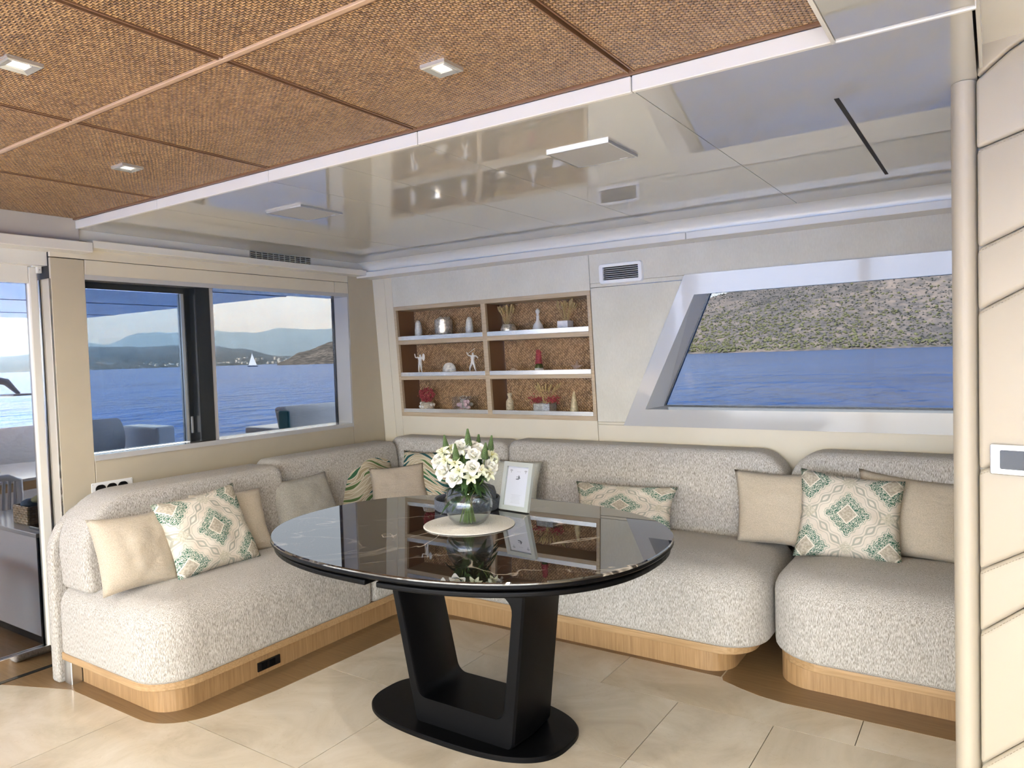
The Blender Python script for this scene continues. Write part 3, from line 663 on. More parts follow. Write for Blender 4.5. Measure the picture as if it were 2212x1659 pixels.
def pillow(label, mat, TL, TR, BR, BL, th=0.075, group=None, seed=0, n=20, name='throw_cushion', slump=0.0):
    TL, TR, BR, BL = map(Vector, (TL, TR, BR, BL)); m = MB()
    nor = (TR - TL).cross(BL - TL).normalized()
    ctr = (TL + TR + BR + BL) / 4
    if nor.dot(Vector((0, 0, 1.5)) - ctr) < 0: nor = -nor
    idx = {}
    for side in (1, -1):
        for j in range(n + 1):
            for i in range(n + 1):
                edge = i in (0, n) or j in (0, n)
                if side == -1 and edge: idx[(side, i, j)] = idx[(1, i, j)]; continue
                u = i / n; v = j / n; s = 2 * u - 1; r = 2 * v - 1
                # pull the sides in between the pointed corners
                pu = s * (1 - 0.085 * (1 - r * r)); pv = r * (1 - 0.085 * (1 - s * s))
                uu = (pu + 1) / 2; vv = (pv + 1) / 2
                p = (BL * (1 - uu) + BR * uu) * (1 - vv) + (TL * (1 - uu) + TR * uu) * vv
                prof = max(0.0, (1 - s * s) * (1 - r * r)) ** 0.42
                wr = noise.noise(Vector((s * 2.2 + seed, r * 2.2, seed * 1.7))) * 0.010 + noise.noise(Vector((s * 5 + seed, r * 3, 3))) * 0.004
                p = p + nor * side * (th * prof * (1 + slump * -r)) + nor * (wr * (0.3 + prof) * 0.9)
                idx[(side, i, j)] = len(m.v); m.v.append(tuple(p)); m.uv[len(m.v) - 1] = (u, v)
        for j in range(n):
            for i in range(n):
                q = [idx[(side, i, j)], idx[(side, i + 1, j)], idx[(side, i + 1, j + 1)], idx[(side, i, j + 1)]]
                m.f.append(tuple(q if side == 1 else reversed(q)))
    o = link(name, m, mat, smooth=True, auto=180)
    return tag(o, label, 'cushion', group)
pillow('plain cream throw cushion at the rounded end of the left sofa', CREAM, (-3.375, 1.600, 0.832), (-3.330, 1.940, 0.822), (-3.190, 1.925, 0.496), (-3.235, 1.592, 0.502), 0.080, seed=1)
pillow('white and green medallion cushion tilted against two cream cushions on the left sofa', DAMASK, (-3.300, 1.856, 0.856), (-3.313, 2.310, 0.886), (-3.150, 2.350, 0.504), (-3.140, 1.885, 0.504), 0.085, seed=2)
pillow('plain cream throw cushion half hidden behind the medallion cushion on the left sofa', CREAM, (-3.400, 2.110, 0.850), (-3.360, 2.510, 0.822), (-3.240, 2.500, 0.504), (-3.290, 2.100, 0.504), 0.07, seed=3)
pillow('grey ribbed throw cushion between the cream cushion and the corner', GREYC, (-3.512, 2.680, 0.812), (-3.500, 3.100, 0.816), (-3.370, 3.120, 0.504), (-3.380, 2.650, 0.504), 0.070, seed=4)
pillow('green leaf print cushion in the sofa corner on the aft side', LEAFM, (-3.665, 3.290, 0.872), (-3.610, 3.800, 0.862), (-3.490, 3.760, 0.504), (-3.530, 3.230, 0.504), 0.075, seed=5)
pillow('crumpled taupe cushion lying across the sofa corner between two leaf cushions', TAUPE, (-3.500, 3.480, 0.775), (-3.225, 3.720, 0.800), (-3.090, 3.640, 0.504), (-3.400, 3.390, 0.504), 0.06, seed=6)
pillow('green leaf print cushion behind the flowers on the shelf side', LEAFM, (-3.470, 3.800, 0.860), (-3.030, 3.800, 0.880), (-3.000, 3.690, 0.504), (-3.430, 3.690, 0.504), 0.07, seed=9)
pillow('pale sage cushion behind the framed card', SAGE, (-2.790, 3.800, 0.850), (-2.330, 3.795, 0.845), (-2.320, 3.690, 0.504), (-2.780, 3.690, 0.504), 0.06, seed=11)
pillow('narrow green medallion lumbar cushion beside the table', DAMASK, (-2.065, 3.735, 0.752), (-1.462, 3.800, 0.748), (-1.470, 3.705, 0.502), (-2.030, 3.625, 0.502), 0.065, seed=12)
pillow('plain cream throw cushion at the joint between the two sofas', CREAM, (-1.155, 3.810, 0.866), (-0.700, 3.800, 0.872), (-0.700, 3.690, 0.509), (-1.115, 3.690, 0.509), 0.075, seed=13)
pillow('white and green medallion cushion in front of two cream cushions on the short sofa', DAMASK, (-0.802, 3.720, 0.908), (-0.350, 3.740, 0.868), (-0.352, 3.600, 0.509), (-0.812, 3.565, 0.509), 0.085, seed=14)
pillow('plain cream throw cushion against the leather partition', CREAM, (-0.562, 3.850, 0.900), (-0.100, 3.850, 0.852), (-0.110, 3.720, 0.509), (-0.550, 3.730, 0.509), 0.08, seed=15)

# ================================================================ TABLE
table = thing('dining_table', 'oval dining table with black marble top on a matt black pedestal', 'table', (-1.835, 2.35, 0))
TC = (-1.905, 2.450)
def sup(a, b, n=2.3, c=TC, k=96):
    out = []
    for i in range(k):
        t = 2 * PI * i / k; co, si = math.cos(t), math.sin(t)
        out.append((c[0] + a * math.copysign(abs(co) ** (2 / n), co), c[1] + b * math.copysign(abs(si) ** (2 / n), si)))
    return out
tm = MB(); tm.loft([[(x, y, z) for x, y in sup(0.885 - i, 0.672 - i)] for i, z in ((0.004, 0.757), (0.0, 0.759), (0.0, 0.764), (0.004, 0.768))])
top = link('top', tm, MARBLE, table, smooth=True, auto=30)
rm = MB(); rm.loft([[(x, y, z) for x, y in sup(0.885 - i, 0.672 - i)] for i, z in ((0.030, 0.737), (0.006, 0.741), (0.000, 0.748), (0.003, 0.757))])
link('top_rim', rm, BLACK, table, smooth=True, auto=50)
def half(poly, x0, sgn):
    return clip_poly(poly, [(x0, -9), (9, -9), (9, 9), (x0, 9)] if sgn > 0 else [(-9, -9), (x0, -9), (x0, 9), (-9, 9)])
for sgn, x0 in ((1, -1.795), (-1, -1.845)):
    lv = MB(); lv.prism(half(sup(0.872, 0.659), x0, sgn), 0.712, 0.733)
    link('leaf_rail', lv, BLACK, table, bevel=0.006, seg=3)
link('top_frame', MB().prism(sup(0.70, 0.45), 0.70, 0.745), BLACK, table)
lb = MB(); lb.loft([[(x, y, z) for x, y in sup(0.475 - i, 0.240 - i, 2.7, (-1.835, 2.355))] for i, z in ((0.0, 0.0), (0.0, 0.014), (0.004, 0.019))])
link('base_plate', lb, BLACK, table, smooth=True, auto=30)
def fillet(pts, r, n=6):
    out = []
    for i, p in enumerate(pts):
        p = Vector(p); a = (Vector(pts[i - 1]) - p).normalized(); b = (Vector(pts[(i + 1) % len(pts)]) - p).normalized()
        ang = a.angle(b); rr = r[i] if isinstance(r, (list, tuple)) else r
        t = rr / math.tan(ang / 2); c = p + (a + b).normalized() * (rr / math.sin(ang / 2))
        s, e = p + a * t - c, p + b * t - c
        a0 = math.atan2(s.y, s.x); a1 = math.atan2(e.y, e.x); da = (a1 - a0 + PI) % (2 * PI) - PI
        for j in range(n + 1):
            q = a0 + da * j / n; out.append((c.x + rr * math.cos(q), c.y + rr * math.sin(q)))
    return out
PO = fillet([(-1.995, 0.017), (-1.515, 0.017), (-1.432, 0.708), (-2.140, 0.708)], [0.03, 0.03, 0.004, 0.004])
PIr = fillet([(-1.970, 0.122), (-1.560, 0.122), (-1.498, 0.605), (-2.078, 0.605)], [0.05, 0.05, 0.06, 0.06])
pd = MB(); nP = len(PO); ys = [2.195, 2.203, 2.33, 2.462, 2.470]
ring_o = []; ring_i = []
for y, sh in zip(ys, (0.008, 0.0, -0.012, 0.0, 0.008)):
    ring_o.append(pd.add([(x + (sh if x < -1.78 else -sh), y, z) for x, z in PO], []))
    ring_i.append(pd.add([(x - (sh if x < -1.78 else -sh) * 0.8, y, z) for x, z in PIr], []))
for k in range(len(ys) - 1):
    for i in range(nP):
        j = (i + 1) % nP
        pd.f.append((ring_o[k] + i, ring_o[k] + j, ring_o[k + 1] + j, ring_o[k + 1] + i))
        pd.f.append((ring_i[k] + j, ring_i[k] + i, ring_i[k + 1] + i, ring_i[k + 1] + j))
for k in (0, len(ys) - 1):
    for i in range(nP):
        j = (i + 1) % nP; pd.f.append((ring_o[k] + i, ring_i[k] + i, ring_i[k] + j, ring_o[k] + j))
link('pedestal', pd, BLACK, table, smooth=True, auto=35)

# ================================================================ ON THE TABLE
TZ = 0.768
MATC = (-1.922, 2.505)
pl = MB(); prof = [(0.0001, 0.0), (0.196, 0.0), (0.2, 0.002)]
for i in range(30, -1, -1):
    prof += [(0.006 + i * 0.0064, 0.0042), (0.006 + i * 0.0064 - 0.0032, 0.0056)] if i else [(0.003, 0.005)]
prof.append((0.0001, 0.005))
pl.lathe(prof, (MATC[0], MATC[1], TZ), 56)
tag(link('placemat', pl, mat_cloth('placemat_white', (0.66, 0.64, 0.58), amt=0.1), smooth=True, auto=25), 'round off-white ribbed placemat under the flower vase', 'placemat')
VZ = TZ + 0.0055
vase = thing('flower_vase', 'round clear glass bowl vase half filled with water on the white placemat', 'vase', (MATC[0], MATC[1], VZ))
op = [(0.0001, 0.0), (0.052, 0.0), (0.066, 0.006), (0.088, 0.03), (0.101, 0.06), (0.105, 0.088), (0.101, 0.116), (0.090, 0.142), (0.077, 0.160), (0.071, 0.171)]
ip = [(r - 0.003 if r > 0.01 else r, z + (0.006 if z < 0.02 else 0.0)) for r, z in op]
vb = MB(); vb.lathe(op + [(0.0695, 0.1725)] + list(reversed(ip)), (MATC[0], MATC[1], VZ), 48)
link('bowl', vb, GL_CLEAR, vase, smooth=True, auto=60)
wp = [(r - 0.0025 if r > 0.01 else r, z) for r, z in ip if z < 0.1] + [(0.0985, 0.100), (0.0001, 0.100)]
wb = MB(); wb.lathe([(max(r, 0.0001), z + 0.0005) for r, z in wp], (MATC[0], MATC[1], VZ), 48)
link('water', wb, WATERG, vase, smooth=True, auto=40)

GREEN = plain('stem_green', (0.10, 0.17, 0.035), 0.5, var=0.3, vscale=40)
LEAFG = plain('leaf_green', (0.035, 0.075, 0.022), 0.45, var=0.4, vscale=30)
BUDG = plain('bud_green', (0.075, 0.125, 0.035), 0.55, var=0.35, vscale=60)
PETAL = plain('petal_white', (0.80, 0.79, 0.71), 0.6, var=0.06, vscale=50)
PETALC = plain('petal_cream', (0.68, 0.70, 0.50), 0.6, var=0.10, vscale=50)
STAM = plain('stamen', (0.45, 0.40, 0.10), 0.7)
def petal(m, yaw, tilt, ln, wd, cup, base=0.0, curl=0.0, n=4):
    ca, sa = math.cos(yaw), math.sin(yaw); vs = []
    for i in range(n + 1):
        t = i / n; hw = wd * math.sin(PI * min(1.0, 0.12 + 0.80 * t)) ; el = tilt - curl * t
        r = base + ln * t * math.cos(el); z = ln * t * math.sin(el)
        for s in (-1, 0, 1):
            x = r - cup * abs(s) * 0.0; y = s * hw; zz = z + cup * abs(s) * hw
            vs.append((x * ca - y * sa, x * sa + y * ca, zz))
    fs = [(i * 3 + j, i * 3 + j + 1, i * 3 + j + 4, i * 3 + j + 3) for i in range(n) for j in (0, 1)]
    m.add(vs, fs)
def flower_proto(name, label, cat, kind, group):
    t = thing(name, label, cat, (0, 0, 0), group); 
    b = MB()
    if kind == 'rose':
        for ringi, (k, tilt, ln, wd, bs, cu) in enumerate(((3, 1.42, 0.020, 0.009, 0.002, -0.3), (4, 1.28, 0.023, 0.012, 0.005, 0.0), (5, 1.10, 0.024, 0.014, 0.007, 0.35), (5, 0.80, 0.024, 0.015, 0.008, 0.75))):
            for i in range(k): petal(b, 2 * PI * i / k + ringi * 0.7, tilt, ln, wd, 0.35, bs, cu)
        link('petals', b, PETAL, t, smooth=True, auto=180, origin=(0, 0, 0))
        c = MB(); c.ball((0, 0, 0.000), 0.008, 8, 5, (1, 1, 0.8)); link('calyx', c, GREEN, t, smooth=True, origin=(0, 0, 0))
    elif kind == 'lily':
        for i in range(6): petal(b, PI / 3 * i, 0.75 if i % 2 else 0.6, 0.032, 0.0095, 0.5, 0.003, 0.55)
        link('petals', b, PETALC, t, smooth=True, auto=180, origin=(0, 0, 0))
        c = MB()
        for i in range(5): c.tube([(0, 0, 0.004), (0.008 * math.cos(i * 1.256), 0.008 * math.sin(i * 1.256), 0.022)], 0.0009, 4)
        link('stamens', c, STAM, t, origin=(0, 0, 0))
    elif kind == 'bud':
        b.lathe([(0.0005, 0.0), (0.006, 0.006), (0.0085, 0.014), (0.006, 0.024), (0.0008, 0.030)], seg=8); link('petals', b, PETALC, t, smooth=True, auto=180, origin=(0, 0, 0))
    elif kind == 'spike':
        for j in range(16):
            z = 0.004 * j; r = 0.0115 * (1 - j / 17.0) + 0.001
            for i in range(6):
                a = i * 1.047 + j * 0.5; b.ball((r * math.cos(a), r * math.sin(a), z), 0.0052 * (1 - j / 26.0), 5, 4, (1, 1, 1.5))
        link('buds', b, BUDG, t, smooth=True, auto=180, origin=(0, 0, 0))
    st = MB(); st.tube([(0, 0, 0.002), (0, 0, -0.05), (0.002, 0, -0.11)], 0.0022, 5); link('stem', st, GREEN, t, smooth=True, origin=(0, 0, 0))
    return t
def leafmesh(m, p0, d, ln, wd, droop=0.4, n=5):
    p = Vector(p0); d = Vector(d).normalized(); side = d.cross(Vector((0, 0, 1)))
    side = side.normalized() if side.length > 0.1 else Vector((1, 0, 0)); vs = []
    for i in range(n + 1):
        t = i / n; w = wd * math.sin(PI * min(1, 0.06 + 0.92 * t))
        q = p + d * ln * t + Vector((0, 0, -droop * ln * t * t))
        vs += [tuple(q - side * w + Vector((0, 0, 0.15 * w))), tuple(q), tuple(q + side * w + Vector((0, 0, 0.15 * w)))]
    m.add(vs, [(i * 3 + j, i * 3 + j + 1, i * 3 + j + 4, i * 3 + j + 3) for i in range(n) for j in (0, 1)])
protos = {k: flower_proto(*a) for k, a in dict(
    rose=('white_rose', 'open white rose among the flowers in the glass vase', 'flower', 'rose', 'white roses in the vase'),
    lily=('cream_blossom', 'star shaped cream blossom with six petals in the glass vase', 'flower', 'lily', 'cream star blossoms in the vase'),
    bud=('closed_bud', 'closed pale yellow bud among the flowers in the glass vase', 'flower', 'bud', 'closed buds in the vase'),
    spike=('green_flower_spike', 'upright green budded flower spike rising above the white roses', 'flower', 'spike', 'green flower spikes in the vase')).items()}
BC = Vector((MATC[0], MATC[1], VZ + 0.17)); used = set()
# directions in the bouquet, seen from the seating side: (right, away, up) components
rv = Vector((0.832, 0.555, 0)).normalized(); av = Vector((-0.555, 0.832, 0)).normalized()
spots = [('rose', -0.105, -0.05, 0.075), ('rose', -0.055, -0.08, 0.050), ('rose', -0.125, 0.0, 0.115), ('rose', 0.03, -0.085, 0.095), ('rose', -0.02, -0.02, 0.175), ('rose', 0.06, -0.01, 0.155),
         ('rose', 0.035, -0.05, 0.140), ('rose', 0.105, -0.03, 0.085), ('rose', 0.02, 0.06, 0.165), ('rose', -0.08, 0.05, 0.150), ('rose', 0.115, 0.05, 0.10), ('rose', 0.115, 0.02, 0.115),
         ('lily', -0.095, -0.06, 0.125), ('lily', -0.03, -0.10, 0.085), ('lily', 0.066, -0.085, 0.082), ('lily', -0.05, -0.075, 0.115), ('lily', 0.115, -0.02, 0.135), ('lily', -0.11, -0.02, 0.155), ('lily', 0.02, -0.09, 0.055), ('lily', 0.10, -0.06, 0.060), ('lily', -0.07, 0.0, 0.165),
         ('bud', -0.03, -0.09, 0.045), ('bud', 0.085, -0.07, 0.05), ('bud', -0.01, -0.06, 0.145), ('bud', -0.045, -0.05, 0.165), ('bud', 0.13, -0.02, 0.10),
         ('spike', -0.098, 0.01, 0.170), ('spike', 0.008, -0.02, 0.190), ('spike', 0.112, 0.0, 0.165), ('spike', 0.085, -0.05, 0.135), ('spike', -0.045, -0.06, 0.135), ('spike', 0.05, 0.08, 0.16)]
for i, (k, a, b_, h) in enumerate(spots):
    p = BC + rv * a * 0.92 + av * b_ + Vector((0, 0, h - 0.010)); d = (p - (BC + Vector((0, 0, -0.06)))).normalized()
    if k == 'spike': d = (d + Vector((0, 0, 2.5))).normalized()
    if k in ('rose', 'lily'): d = (d - av * 0.55).normalized()
    rot = d.to_track_quat('Z', 'Y').to_euler(); sc = (1.35 if k == 'rose' else 1.0) * random.uniform(0.9, 1.12)
    if k not in used:
        o = protos[k]; used.add(k); o.location = p; o.rotation_euler = rot; o.scale = (sc,) * 3
    else: copy_tree(protos[k], p, rot, None, sc)
gr = thing('foliage_bunch', 'dark green leaves and gathered stems standing in the glass vase', 'foliage', (MATC[0], MATC[1], VZ + 0.006))
sm = MB()
for i in range(26):
    a = random.uniform(0, 2 * PI); r = random.uniform(0.006, 0.042); a2 = a + PI * 0.8 + random.uniform(-0.5, 0.5)
    x0, y0 = MATC[0] + r * math.cos(a), MATC[1] + r * math.sin(a); r2 = random.uniform(0.01, 0.035)
    sm.tube([(x0, y0, VZ + 0.008), (MATC[0] + 0.4 * r * math.cos(a), MATC[1] + 0.4 * r * math.sin(a), VZ + 0.09), (MATC[0] + r2 * math.cos(a2), MATC[1] + r2 * math.sin(a2), VZ + 0.175),
             (MATC[0] + 2.6 * r2 * math.cos(a2), MATC[1] + 2.6 * r2 * math.sin(a2), VZ + 0.26)], 0.0032, 5)
s_ = link('stems', sm, GREEN, gr, smooth=True); s_['kind'] = 'stuff'
for i in range(70):
    a = random.uniform(0, 2 * PI); el = random.uniform(-0.15, 0.9); z = random.uniform(0.105, 0.22)
    m = MB(); leafmesh(m, (MATC[0] + 0.03 * math.cos(a), MATC[1] + 0.03 * math.sin(a), VZ + z), (math.cos(a) * math.cos(el), math.sin(a) * math.cos(el), math.sin(el)), random.uniform(0.06, 0.115), random.uniform(0.010, 0.018), random.uniform(0.2, 0.9))
    link('leaf', m, LEAFG, gr, smooth=True, auto=180)
core = MB(); core.ball((BC.x, BC.y, BC.z + 0.065), 0.075, 12, 8, (1, 1, 0.95))
for i, p in enumerate(core.v): core.v[i] = tuple(Vector(p) + Vector((1, 1, 1)) * 0.02 * noise.noise(Vector(p) * 40))
link('leaf_mass', core, LEAFG, gr, smooth=True)

# slate felt box behind the vase
FELT = mat_cloth('slate_felt', (0.105, 0.115, 0.14), amt=0.3, fine=200)
fb = thing('felt_box', 'round slate-blue felt box with a raised inner lid behind the vase', 'box', (-2.145, 2.785, TZ))
t_ = MB(); t_.lathe([(0.0001, 0.0), (0.150, 0.0), (0.158, 0.006), (0.160, 0.05), (0.157, 0.054), (0.150, 0.050), (0.147, 0.02), (0.0001, 0.02)], (-2.145, 2.785, TZ), 40)
link('tray', t_, FELT, fb, smooth=True, auto=50)
t_ = MB(); t_.lathe([(0.0001, 0.02), (0.118, 0.02), (0.122, 0.07), (0.114, 0.098), (0.09, 0.108), (0.0001, 0.110)], (-2.130, 2.800, TZ), 40)
link('lid', t_, FELT, fb, smooth=True, auto=60)
# framed card
fc = Vector((-1.895, 2.812, TZ)); fr_r = Vector((0.985, -0.12, 0)).normalized(); fr_b = Vector((0.12, 0.985, 0)).normalized()
fr_u = (Vector((0, 0, 1)) * math.cos(0.24) + fr_b * math.sin(0.24)).normalized(); fr_n = fr_r.cross(fr_u)
fr_l = Vector((0.055, 0, 0))
def fm(u, v, w): return tuple(fc + fr_r * u + fr_u * v + fr_n * w + fr_r * (v * 0.0))
pf = thing('photo_frame', 'pale grey picture frame with a white printed card leaning on the table', 'picture frame', tuple(fc))
FRM = plain('frame_paint', (0.52, 0.55, 0.51), 0.35)
hw, hh = 0.088, 0.232
fo = [(-hw, 0.004), (hw, 0.004), (hw, hh), (-hw, hh)]; fi = [(-hw + 0.022, 0.026), (hw - 0.022, 0.026), (hw - 0.022, hh - 0.022), (-hw + 0.022, hh - 0.022)]
m = MB()
m.add([fm(u, v, -0.012) for u, v in fo] + [fm(u, v, 0.006) for u, v in fo] + [fm(u, v, 0.006) for u, v in fi] + [fm(u, v, -0.004) for u, v in fi],
      [(3, 2, 1, 0)] + [(k * 4 + i, k * 4 + (i + 1) % 4, (k + 1) * 4 + (i + 1) % 4, (k + 1) * 4 + i) for k in range(3) for i in range(4)])
link('frame', m, FRM, pf)
link('card', MB().prism(fi, -0.0045, -0.0035, fm), plain('card_white', (0.72, 0.74, 0.80), 0.6), pf)
INK = plain('ink_grey', (0.16, 0.17, 0.19), 0.8); INKL = plain('ink_light', (0.45, 0.46, 0.50), 0.8)
for su in (-0.044, 0.044):
    ws = MB()
    for r in (0.003, 0.0065, 0.010):
        ws.loft([[fm(su + (r + q) * math.cos(a), 0.184 + (r + q) * math.sin(a), -0.0032) for q in (0.0, 0.0016)] for a in [math.radians(40 + 100 * i / 6) for i in range(7)]], False)
    ws.prism([(su - 0.0015, 0.181), (su + 0.0015, 0.181), (su + 0.0015, 0.184), (su - 0.0015, 0.184)], -0.0034, -0.003, fm)
    link('wifi_mark', ws, INK, pf)
dm = MB()
for u in (-0.009, 0.0, 0.008): dm.prism(R(u, u + 0.004, 0.186, 0.188), -0.0034, -0.003, fm)
link('small_print', dm, INKL, pf)
bm_ = MB(); bm_.prism([(-0.012, 0.150), (0.004, 0.150), (0.016, 0.158), (0.010, 0.1595), (0.002, 0.1555), (-0.010, 0.1545)], -0.0034, -0.003, fm).prism([(0.0, 0.156), (0.013, 0.161), (0.004, 0.172)], -0.0034, -0.003, fm).prism([(-0.012, 0.160), (-0.003, 0.1615), (-0.003, 0.166)], -0.0034, -0.003, fm)
link('emblem', bm_, INK, pf)
tx = MB()
for i in range(7):
    w_ = 0.030 - 0.003 * (i % 3); tx.prism(R(-w_, w_, 0.040 + i * 0.0062, 0.0408 + i * 0.0062), -0.0034, -0.003, fm)
link('small_print', tx, INKL, pf)
link('back_stand', MB().prism([(-0.02, 0.02), (0.02, 0.02), (0.02, 0.17), (-0.02, 0.17)], -0.014, -0.012, fm), FRM, pf)

# ================================================================ DISPLAY SHELF (built into the side wall)
shelf = thing('display_shelf', 'recessed oak display shelf with woven cane back and chrome rails', 'shelf', bw(-2.894, 1.078, 0.1))
def sb(name, x0, x1, z0, z1, m, o0=-0.004, o1=0.215, bev=0.001): return link(name, MB().box(x0, x1, o0, o1, z0, z1, bmap), m, shelf, bevel=bev, seg=1)
RAILM = plain('satin_aluminium', (0.90, 0.90, 0.88), 0.24, metal=0.85)
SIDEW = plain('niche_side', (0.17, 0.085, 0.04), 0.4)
sb('top_board', -3.710, -2.080, 1.857, 1.886, SHELFWOOD); sb('bottom_board', -3.710, -2.080, 1.076, 1.105, SHELFWOOD)
for a, b in ((-3.710, -3.687), (-2.103, -2.080)): sb('side_board', a, b, 1.105, 1.857, SHELFWOOD, -0.004, 0.02)
for a, b in ((-3.710, -3.689), (-2.101, -2.080)): sb('side_lining', a, b, 1.105, 1.857, SIDEW, 0.02, 0.215)
sb('divider', -2.915, -2.878, 1.105, 1.857, SHELFWOOD, -0.004, 0.02); sb('divider_lining', -2.913, -2.880, 1.105, 1.857, SIDEW, 0.02, 0.215)
cells = ((-3.687, -2.915), (-2.878, -2.103)); levels = ((1.105, 1.345), (1.372, 1.606), (1.637, 1.857))
for a, b in cells:
    for z0, z1 in levels: sb('woven_back', a + 0.001, b - 0.001, z0, z1, CANEW, 0.195, 0.214)
    for z0, z1 in ((1.345, 1.372), (1.606, 1.637)): sb('shelf_board', a, b, z0, z1, SHELFWOOD)
    for z0, z1 in ((1.105, 1.133), (1.372, 1.401), (1.637, 1.667)): sb('rail', a + 0.001, b - 0.001, z0, z1, RAILM, -0.003, 0.003, 0.0008)
SY = 4.125  # depth at which things stand on the shelves
Z1, Z2, Z3 = 1.637, 1.372, 1.105
SHELLW = plain('shell_white', (0.72, 0.68, 0.60), 0.5, var=0.12, vscale=60)
PLASTER = plain('plaster_white', (0.76, 0.73, 0.66), 0.7)
SANDM = plain('sand_shell', (0.42, 0.36, 0.27), 0.8, var=0.45, vscale=130)
SILVERM = plain('crackle_silver', (0.62, 0.58, 0.50), 0.25, metal=0.6, var=0.5, vscale=70)
STRAW = plain('dried_straw', (0.46, 0.33, 0.14), 0.8, var=0.25, vscale=60)
CORAL = plain('coral_red', (0.36, 0.05, 0.055), 0.6, var=0.3, vscale=80)
PINK = plain('shell_pink', (0.72, 0.46, 0.44), 0.5, var=0.2, vscale=50)
MARBW = plain('marble_white', (0.74, 0.73, 0.72), 0.3, var=0.1, vscale=30)
TAN = plain('starfish_tan', (0.48, 0.33, 0.24), 0.8, var=0.3, vscale=90)
BOTTLEG = plain('bottle_green', (0.06, 0.07, 0.02), 0.15)
AMBER = plain('amber_shell', (0.52, 0.42, 0.24), 0.35, var=0.35, vscale=60)
FROST = plain('frosted_glass', (0.72, 0.70, 0.66), 0.12, coat=0.5)
def cone_shell(x, label):
    t = MB(); t.lathe([(0.0001, 0), (0.025, 0), (0.0285, 0.01), (0.027, 0.08), (0.021, 0.125), (0.012, 0.144), (0.0001, 0.148)], (x, SY, Z1), 18)
    o = link('shell_candle', t, plain('mother_of_pearl', (0.66, 0.63, 0.55), 0.3, var=0.18, vscale=80), smooth=True, auto=50)
    return tag(o, label, 'candle', 'pearl cones on the top shelf')
cone_shell(-3.578, 'slim mother-of-pearl cone left of the wide jar'); cone_shell(-3.104, 'slim mother-of-pearl cone between the wide jar and the shelf divider')
jar = thing('shell_jar', 'wide glazed jar filled with driftwood and shells', 'jar', (-3.337, SY, Z1))
t = MB(); t.lathe([(0.0001, 0), (0.060, 0), (0.066, 0.008), (0.067, 0.125), (0.064, 0.14), (0.061, 0.14), (0.061, 0.02), (0.0001, 0.02)], (-3.337, SY, Z1), 28); link('body', t, SILVERM, jar, smooth=True, auto=50)
for i in range(14):
    a = i * 2.4; t = MB(); t.ball((-3.337 + 0.038 * math.cos(a), SY + 0.038 * math.sin(a), Z1 + 0.138 + 0.006 * (i % 3)), 0.015, 7, 5, (1, 0.8, 0.7)); link('pebble', t, SANDM, jar, smooth=True)
def plumes(x, z, n, h, spread, mat, root, heads=0.010, seed=1, name='grass_head'):
    rnd = random.Random(seed)
    sm = MB()
    for i in range(n):
        a = rnd.uniform(0, 2 * PI); s = rnd.uniform(0.15, 1.0) * spread; hh_ = h * rnd.uniform(0.72, 1.0)
        tip = Vector((x + s * math.cos(a), SY + 0.45 * s * math.sin(a), z + hh_)); base = Vector((x + 0.1 * s * math.cos(a), SY, z - 0.02))
        sm.tube([base, base.lerp(tip, 0.55) + Vector((0, 0, 0.01)), tip], 0.0012, 4)
        d = (tip - base).normalized(); L = heads * 4.5
        m = MB(); m.tube([tip - d * L * 0.55, tip - d * L * 0.3, tip, tip + d * L * 0.3, tip + d * L * 0.45], [0.001, heads * 0.55, heads * 0.7, heads * 0.45, 0.0006], 6)
        link(name, m, mat, root, smooth=True, auto=180)
    o = link('stems', sm, mat, root, smooth=True); o['kind'] = 'stuff'
pot = thing('grass_pot', 'speckled bowl holding dried bunny-tail grass beside the shelf divider', 'pot', (-2.772, SY, Z1))
t = MB(); t.lathe([(0.0001, 0), (0.040, 0), (0.056, 0.022), (0.057, 0.045), (0.046, 0.070), (0.040, 0.078), (0.036, 0.076), (0.036, 0.03), (0.0001, 0.03)], (-2.772, SY, Z1), 26); link('bowl', t, SILVERM, pot, smooth=True, auto=60)
plumes(-2.785, Z1 + 0.07, 18, 0.125, 0.066, STRAW, pot, 0.011, 3)
dc = thing('glass_decanter', 'clear ribbed glass decanter with stopper on the top shelf', 'decanter', (-2.535, SY, Z1))
t = MB(); t.lathe([(0.0001, 0), (0.026, 0), (0.036, 0.015), (0.038, 0.040), (0.032, 0.062), (0.018, 0.080), (0.011, 0.095), (0.010, 0.115), (0.013, 0.122), (0.0001, 0.123)], (-2.535, SY, Z1), 16); link('body', t, FROST, dc, smooth=True, auto=30)
t = MB(); t.lathe([(0.0001, 0.122), (0.008, 0.124), (0.009, 0.135), (0.016, 0.146), (0.014, 0.160), (0.0001, 0.172)], (-2.535, SY, Z1), 12); link('stopper', t, FROST, dc, smooth=True, auto=30)
mc = thing('marble_planter', 'white marble cube planter with tall dried grass on the top shelf', 'planter', (-2.325, SY, Z1))
link('cube', B(-2.366, -2.288, SY - 0.04, SY + 0.038, Z1, Z1 + 0.078), MARBW, mc, bevel=0.003)
plumes(-2.325, Z1 + 0.07, 22, 0.135, 0.078, STRAW, mc, 0.009, 5)

